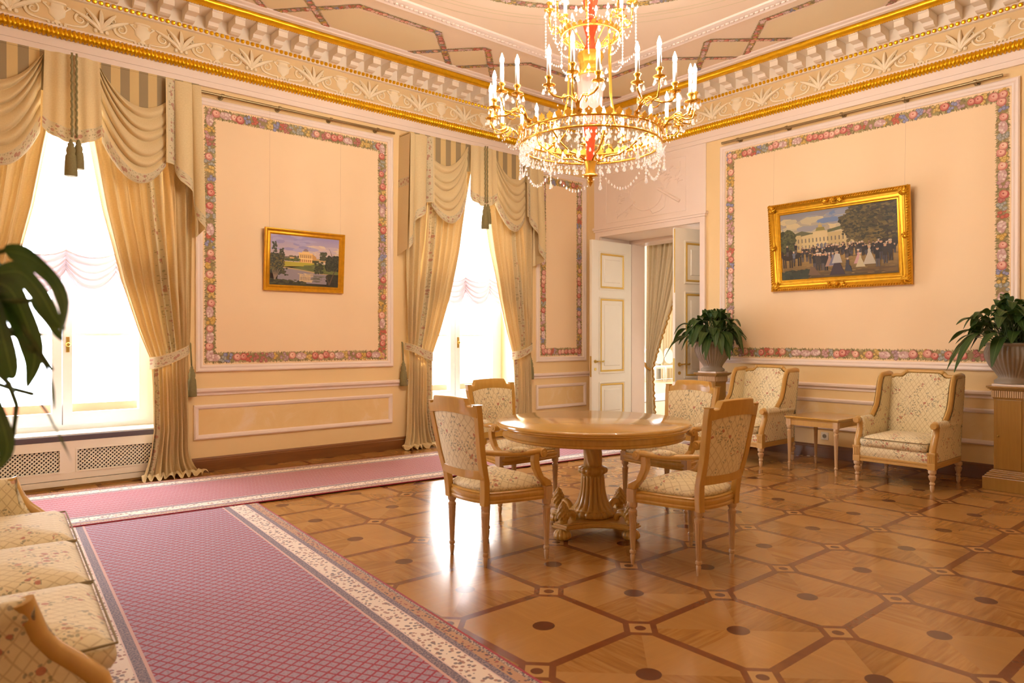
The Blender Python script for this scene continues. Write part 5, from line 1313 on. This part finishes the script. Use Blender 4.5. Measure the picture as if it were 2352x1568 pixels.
for k, (x, sd) in enumerate(((18.5, 1), (20.45, -1))):
    o = empty('hall_curtain', (x, HY-.12, 0), 0, 'pale gold curtain %s the far hall window seen through the doorway' % ('left of' if sd > 0 else 'right of'), 'curtain', 'curtains at the far hall window')
    mb = MB(); mb.grid(lambda u, v, sd=sd: (sd*lerp(-.55, .12 + .45*(1-v)**2*(1 if v < .7 else .6), u), -.05*sin(2*pi*5*u), lerp(4.7, .02, v)), 60, 20); mb.build('drape_fabric', M['portiere'], o, True)

# ------------------------------------------------------------------ chandelier
CX, CY, CZ = 3.55, 3.35, 2.365
ch_ = empty('chandelier', (CX, CY, CZ), 0, 'large gilded crystal chandelier with candle lights above the round table', 'chandelier')
def dirv(phi): return (.763*sin(phi) - .647*cos(phi), -.647*sin(phi) - .763*cos(phi))
def cp(phi, r, z): d = dirv(phi); return (d[0]*r, d[1]*r, z - CZ)
RAD = math.radians
CR_ = []                                                  # crystals: (pos, size, important)
def lat(name, prof, mat, n=32, rf=None): 
    mb = MB(); mb.lathe([(r, z - CZ) for r, z in prof], n, rf=rf, cap=False); return mb.build(name, mat, ch_, True, ang=50)
lat('bottom_finial', [(0,2.365),(.006,2.375),(.012,2.385),(.020,2.40),(.014,2.412),(.022,2.42),(.012,2.428),(.02,2.434)], M['brass'], 20)
lat('bottom_cup', [(.0,2.432),(.045,2.434),(.052,2.440),(.05,2.448),(.034,2.455),(.032,2.50),(.044,2.54),(.036,2.542),(.026,2.50)], M['brass'], 24, lambda a, z, r: r*(1 + .08*abs(sin(6*a))))
lat('ruby_spindle', [(.02,2.46),(.024,2.55),(.030,2.66),(.042,2.74),(.05,2.79),(.035,2.80)], M['redglass'], 24)
lat('rose_glass_vase', [(.045,2.79),(.062,2.83),(.082,2.90),(.088,3.02),(.09,3.12),(.06,3.14)], M['pinkglass'], 32, lambda a, z, r: r*(1 + .03*cos(10*a)))
lat('pierced_capital', [(.06,3.12),(.086,3.13),(.09,3.15),(.075,3.17),(.074,3.22),(.092,3.26),(.088,3.285),(.05,3.29)], M['brass'], 32, lambda a, z, r: r*(1 + (.06*sin(12*a) if 3.16 < z+CZ < 3.25 else 0)))
lat('upper_ruby_spindle', [(.05,3.29),(.044,3.32),(.03,3.35),(.027,3.40),(.042,3.45),(.058,3.50),(.04,3.51),(.03,3.56),(.05,3.64),(.06,3.74),(.03,3.76)], M['redglass'], 24)
lat('top_stem', [(.02,3.75),(.025,3.80),(.012,3.83),(.012,4.42),(.05,4.45),(.09,4.50),(.10,4.549)], M['brass'], 20)
def hoop(name, R, z, r, n=96):
    mb = MB(); mb.tube([cp(k*2*pi/n, R, z) for k in range(n)], r, 8, closed=True); return mb.build(name, M['brass'], ch_, True)
hoop('upper_hoop', .487, 2.715, .0085); hoop('lower_hoop', .485, 2.645, .0085)
def ringband(name, R, z0, z1, n=48, cr=.0035):
    mb = MB()
    for k in range(n):
        a0 = k*2*pi/n; w = .75*pi/n
        mb.tube([cp(a0 - w, R, z1), cp(a0 - w*.9, R, z0 + .03), cp(a0, R, z0 + .006), cp(a0 + w*.9, R, z0 + .03), cp(a0 + w, R, z1)], cr, 4, cap=False)
        CR_.append((cp(a0, R, z0 + .045), .016, 0)); CR_.append((cp(a0, R, z0 + .02), .026, 0))
    return mb.build(name, M['brass'], ch_, True)
ringband('looped_band', .486, 2.645, 2.715)
def crown(name, R, z, h, n):
    mb = MB()
    for k in range(n):
        a = k*2*pi/n; w = .40*2*pi/n*R
        for (da, dz, dr) in ((0,0,0),):
            d = dirv(a); t_ = (-d[1], d[0])
            P = [(-w*.35,0),(-w*.9,h*.25),(-w*.75,h*.4),(-w,h*.55),(-w*.6,h*.75),(-w*.35,h*.8),(0,h*1.05),(w*.35,h*.8),(w*.6,h*.75),(w,h*.55),(w*.75,h*.4),(w*.9,h*.25),(w*.35,0)]
            mb.ext(P, lambda q, b, o, d=d, t_=t_: (d[0]*(R + o + .10*b) + t_[0]*q, d[1]*(R + o + .10*b) + t_[1]*q, z + b - CZ), -.002, .004)
    return mb.build(name, M['brass'], ch_)
crown('leaf_crown', .492, 2.718, .046, 48)
for k in range(6):                                         # scrolling spokes inside the hoop
    a = RAD(10 + 60*k); mb = MB()
    mb.tube([cp(a, .485, 2.70), cp(a, .44, 2.72), cp(a, .36, 2.69), cp(a, .28, 2.62), cp(a, .20, 2.575), cp(a, .12, 2.57), cp(a, .05, 2.54)], .007, 6); mb.build('scroll_spoke', M['brass'], ch_, True)
for k in range(4):                                         # long rods joining the tiers
    a = RAD(35 + 90*k); mb = MB(); mb.tube([cp(a, .185, 3.41), cp(a, .19, 3.2), cp(a, .20, 2.95), cp(a, .235, 2.82), cp(a, .33, 2.76), cp(a, .485, 2.73)], [.007,.007,.007,.008,.008,.007], 6); mb.build('tier_rod', M['brass'], ch_, True)
arm0 = {}
def candle_arm(phi0, phi, R0_, z0, R, zp, hc, tall):
    mb = MB(); m = lambda f: lerp(phi0, phi, f)
    mb.tube([cp(phi0, R0_, z0), cp(m(.1), lerp(R0_, R, .15), z0 + .05), cp(m(.35), lerp(R0_, R, .40), z0 + .075), cp(m(.6), lerp(R0_, R, .72), z0 + .045), cp(m(.85), lerp(R0_, R, .93), z0 + .05), cp(phi, R, lerp(z0 + .05, zp, .5)), cp(phi, R, zp)], [.0065]*7, 6)
    s_ = (R - R0_)
    mb.tube([cp(m(.5 + .06*cos(q)), lerp(R0_, R, .5) + .03*cos(q), z0 + .05 + .028*sin(q)) for q in [k*.75 for k in range(9)]], .004, 5)
    o = mb.build('candle_arm', M['brass'], ch_, True); x, y, z = cp(phi, R, zp)
    if 'pan' not in arm0:
        for key, nm_, prof, mt in (('pan', 'drip_pan', [(0,0),(.006,0),(.012,.004),(.037,.010),(.040,.014),(.036,.016),(.014,.012),(.017,.022),(.013,.04),(.016,.052),(.024,.062),(.022,.066),(0,.066)], M['brass']),
                                   ('can', 'candle', [(.0125,.06),(.0125,.186),(.004,.19)], M['candle']), ('blb', 'bulb', [(.004,.186),(.010,.196),(.0135,.212),(.011,.228),(.005,.244),(.0008,.258)], M['bulb'])):
            b = MB(); b.lathe(prof, 16); ob = b.build(nm_, mt, o, True); ob.location = (x, y, z); arm0[key] = ob
    else:
        for key in ('pan', 'can', 'blb'):
            ob = arm0[key].copy(); COL.objects.link(ob); ob.parent = o; ob.location = (x, y, z)
    for k in range(5): a = k*2*pi/5 + phi; CR_.append(((x + .037*cos(a), y + .037*sin(a), z - .022), .034 if k % 2 == 0 else .024, 1))
    return o
for k in range(8):
    a0 = RAD(-60 + 45*k)
    candle_arm(a0, a0, .50, 2.735, .70, 2.89, .13, True)
    for s in (-1, 1): candle_arm(a0, a0 + s*RAD(12.5), .50, 2.735, .69, 2.835, .13, False)
    for s in (-1, 1):                                      # swag chains under the hoop and out to the pans
        pass
    a1 = a0 + RAD(45)
    for j in range(1, 16):
        f = j/16; sag = 4*f*(1-f); CR_.append((cp(lerp(a0, a1, f), .485 - .02*sag, 2.60 - .165*sag), .026 if j % 2 else .019, 0)); 
    for j in range(1, 10):
        f = j/10; sag = 4*f*(1-f); CR_.append((cp(lerp(a0, a1, f), lerp(.52, .52, f) + .0, 2.70 - .06*sag), .014, 0)); 
    for s, b in ((-1, .69), (1, .69)):
        for j in range(1, 8):
            f = j/8; sag = 4*f*(1-f); CR_.append((cp(a0 + s*RAD(12.5)*f, lerp(.49, b, f), lerp(2.70, 2.82, f) - .07*sag), .014, 0))
    for j in range(6): CR_.append((cp(a0, .50 , 2.60 - .026*j), .024 if j < 5 else .046, 1 if j == 5 else 0))
    CR_.append((cp(a0 + RAD(22), .40, 2.70), .034, 1)); CR_.append((cp(a0 + RAD(5), .30, 2.66), .034, 1)); CR_.append((cp(a0 + RAD(22), .40, 2.655), .03, 0)); CR_.append((cp(a0 + RAD(5), .30, 2.615), .03, 0))
for k in range(96):
    CR_.append((cp((k+.5)*2*pi/96, .478, 2.612), .022, 0)); CR_.append((cp((k+.5)*2*pi/96, .47, 2.69), .02, 0))
    if k % 2: CR_.append((cp((k+.5)*2*pi/96, .466, 2.575), .03, 0))
for k in range(48): CR_.append((cp(k*2*pi/48, .485, 2.622), .018, 0)); CR_.append((cp(k*2*pi/48, .485, 2.588), .046 if k % 2 else .036, 1))
# upper tier
hoop('crown_hoop', .197, 3.405, .008, 64); crown('crown_leaves', .20, 3.408, .032, 28)
for k in range(8):
    a0 = RAD(-75 + 45*k + 18)
    candle_arm(a0, a0, .205, 3.42, .285, 3.60, .13, True)
    for j in range(14): CR_.append((cp(a0 + .05, .31, 3.575 - .022*j), .019, 0))
    for j in range(1, 10): f = j/10; CR_.append((cp(a0 + RAD(45)*f, .30 - .03*sin(pi*f), 3.54 - .12*sin(pi*f)), .016, 0))
    for j in range(1, 9): f = j/9; CR_.append((cp(a0 + .05, lerp(.31, .18, f), lerp(3.28, 3.22, f) - .03*sin(pi*f)), .016, 0))
    CR_.append((cp(a0, .2, 3.37), .032, 1)); CR_.append((cp(a0 + RAD(22), .2, 3.375), .028, 0)); CR_.append((cp(a0 + RAD(22), .13, 3.54), .04, 0)); CR_.append((cp(a0, .16, 3.66), .04, 0))
    CR_.append((cp(a0, .11, 3.16), .04, 0)); CR_.append((cp(a0, .12, 3.1), .03, 0)); CR_.append((cp(a0 + RAD(22), .10, 2.86), .036, 0))
    mb = MB(); mb.tube([cp(a0, .20, 3.40), cp(a0, .15, 3.43), cp(a0, .10, 3.38), cp(a0, .05, 3.33)], .005, 5); mb.build('scroll_spoke', M['brass'], ch_, True)
def drop_pts(c, s): return [(c[0] + r*s*cos(2*pi*k/6), c[1] + r*s*sin(2*pi*k/6), c[2] + z*s) for k in range(6) for r, z in DP]
DP = [(.0,.55),(.10,.42),(.30,-.12),(.34,-.28),(.22,-.46),(0,-.55)]
def add_drop(mb, c, s):
    b = mb.pts(drop_pts(c, s)); m = len(DP)
    for k in range(6):
        k2 = (k+1) % 6
        for j in range(m-1): mb.face([b+k*m+j, b+k2*m+j, b+k2*m+j+1, b+k*m+j+1])
imp = [c for c in CR_ if c[2]]; imp.sort(key=lambda c: -c[1]); keep, rest = imp[:96], [c for c in CR_ if not c[2]] + imp[96:]
mb = MB(); add_drop(mb, (0,0,0), 1.0); d0 = mb.build('crystal_drop', M['crystal'], ch_)
for k, (p, s, _) in enumerate(keep):
    o = d0 if k == 0 else d0.copy()
    if k: COL.objects.link(o); o.parent = ch_
    o.location = p; o.scale = (s, s, s)
mb = MB()
for (p, s, _) in rest: add_drop(mb, p, s)
o = mb.build('crystal_garland', M['crystal'], ch_); o['kind'] = 'stuff'

# ------------------------------------------------------------------ light and camera
w = bpy.data.worlds.new('World'); SC.world = w; w.use_nodes = True
bg = w.node_tree.nodes['Background']; bg.inputs[0].default_value = (.90, .95, 1.06, 1); bg.inputs[1].default_value = 8.0
def portal(c, y, hw_, z0, z1):
    l = bpy.data.lights.new('window_portal', 'AREA'); l.shape = 'RECTANGLE'; l.size = 2*hw_; l.size_y = z1 - z0; l.cycles.is_portal = True
    o = bpy.data.objects.new('window_portal', l); COL.objects.link(o); o.location = (c, y, (z0+z1)/2); o.rotation_euler = (-pi/2, 0, 0)
for c in WIN: portal(c, YW+.52, WH+.1, WZ0, WZ1)
for a, b in hw: portal((a+b)/2, HY+.31, .85, .5, 4.6)
cam = bpy.data.cameras.new('camera'); co = bpy.data.objects.new('camera', cam); COL.objects.link(co)
co.location = (0, 0, 1.32); co.rotation_euler = (pi/2 - .005, 0, -.703)
cam.sensor_width = 36; cam.lens = 1606.5/2352*36; cam.clip_start = .05
cam.dof.use_dof = True; cam.dof.focus_distance = 6.5; cam.dof.aperture_fstop = 3.2
SC.camera = co
vs = SC.view_settings; vs.view_transform = 'Standard'; vs.look = 'None'; vs.exposure = 1.25; vs.gamma = 1.0; vs.use_curve_mapping = False
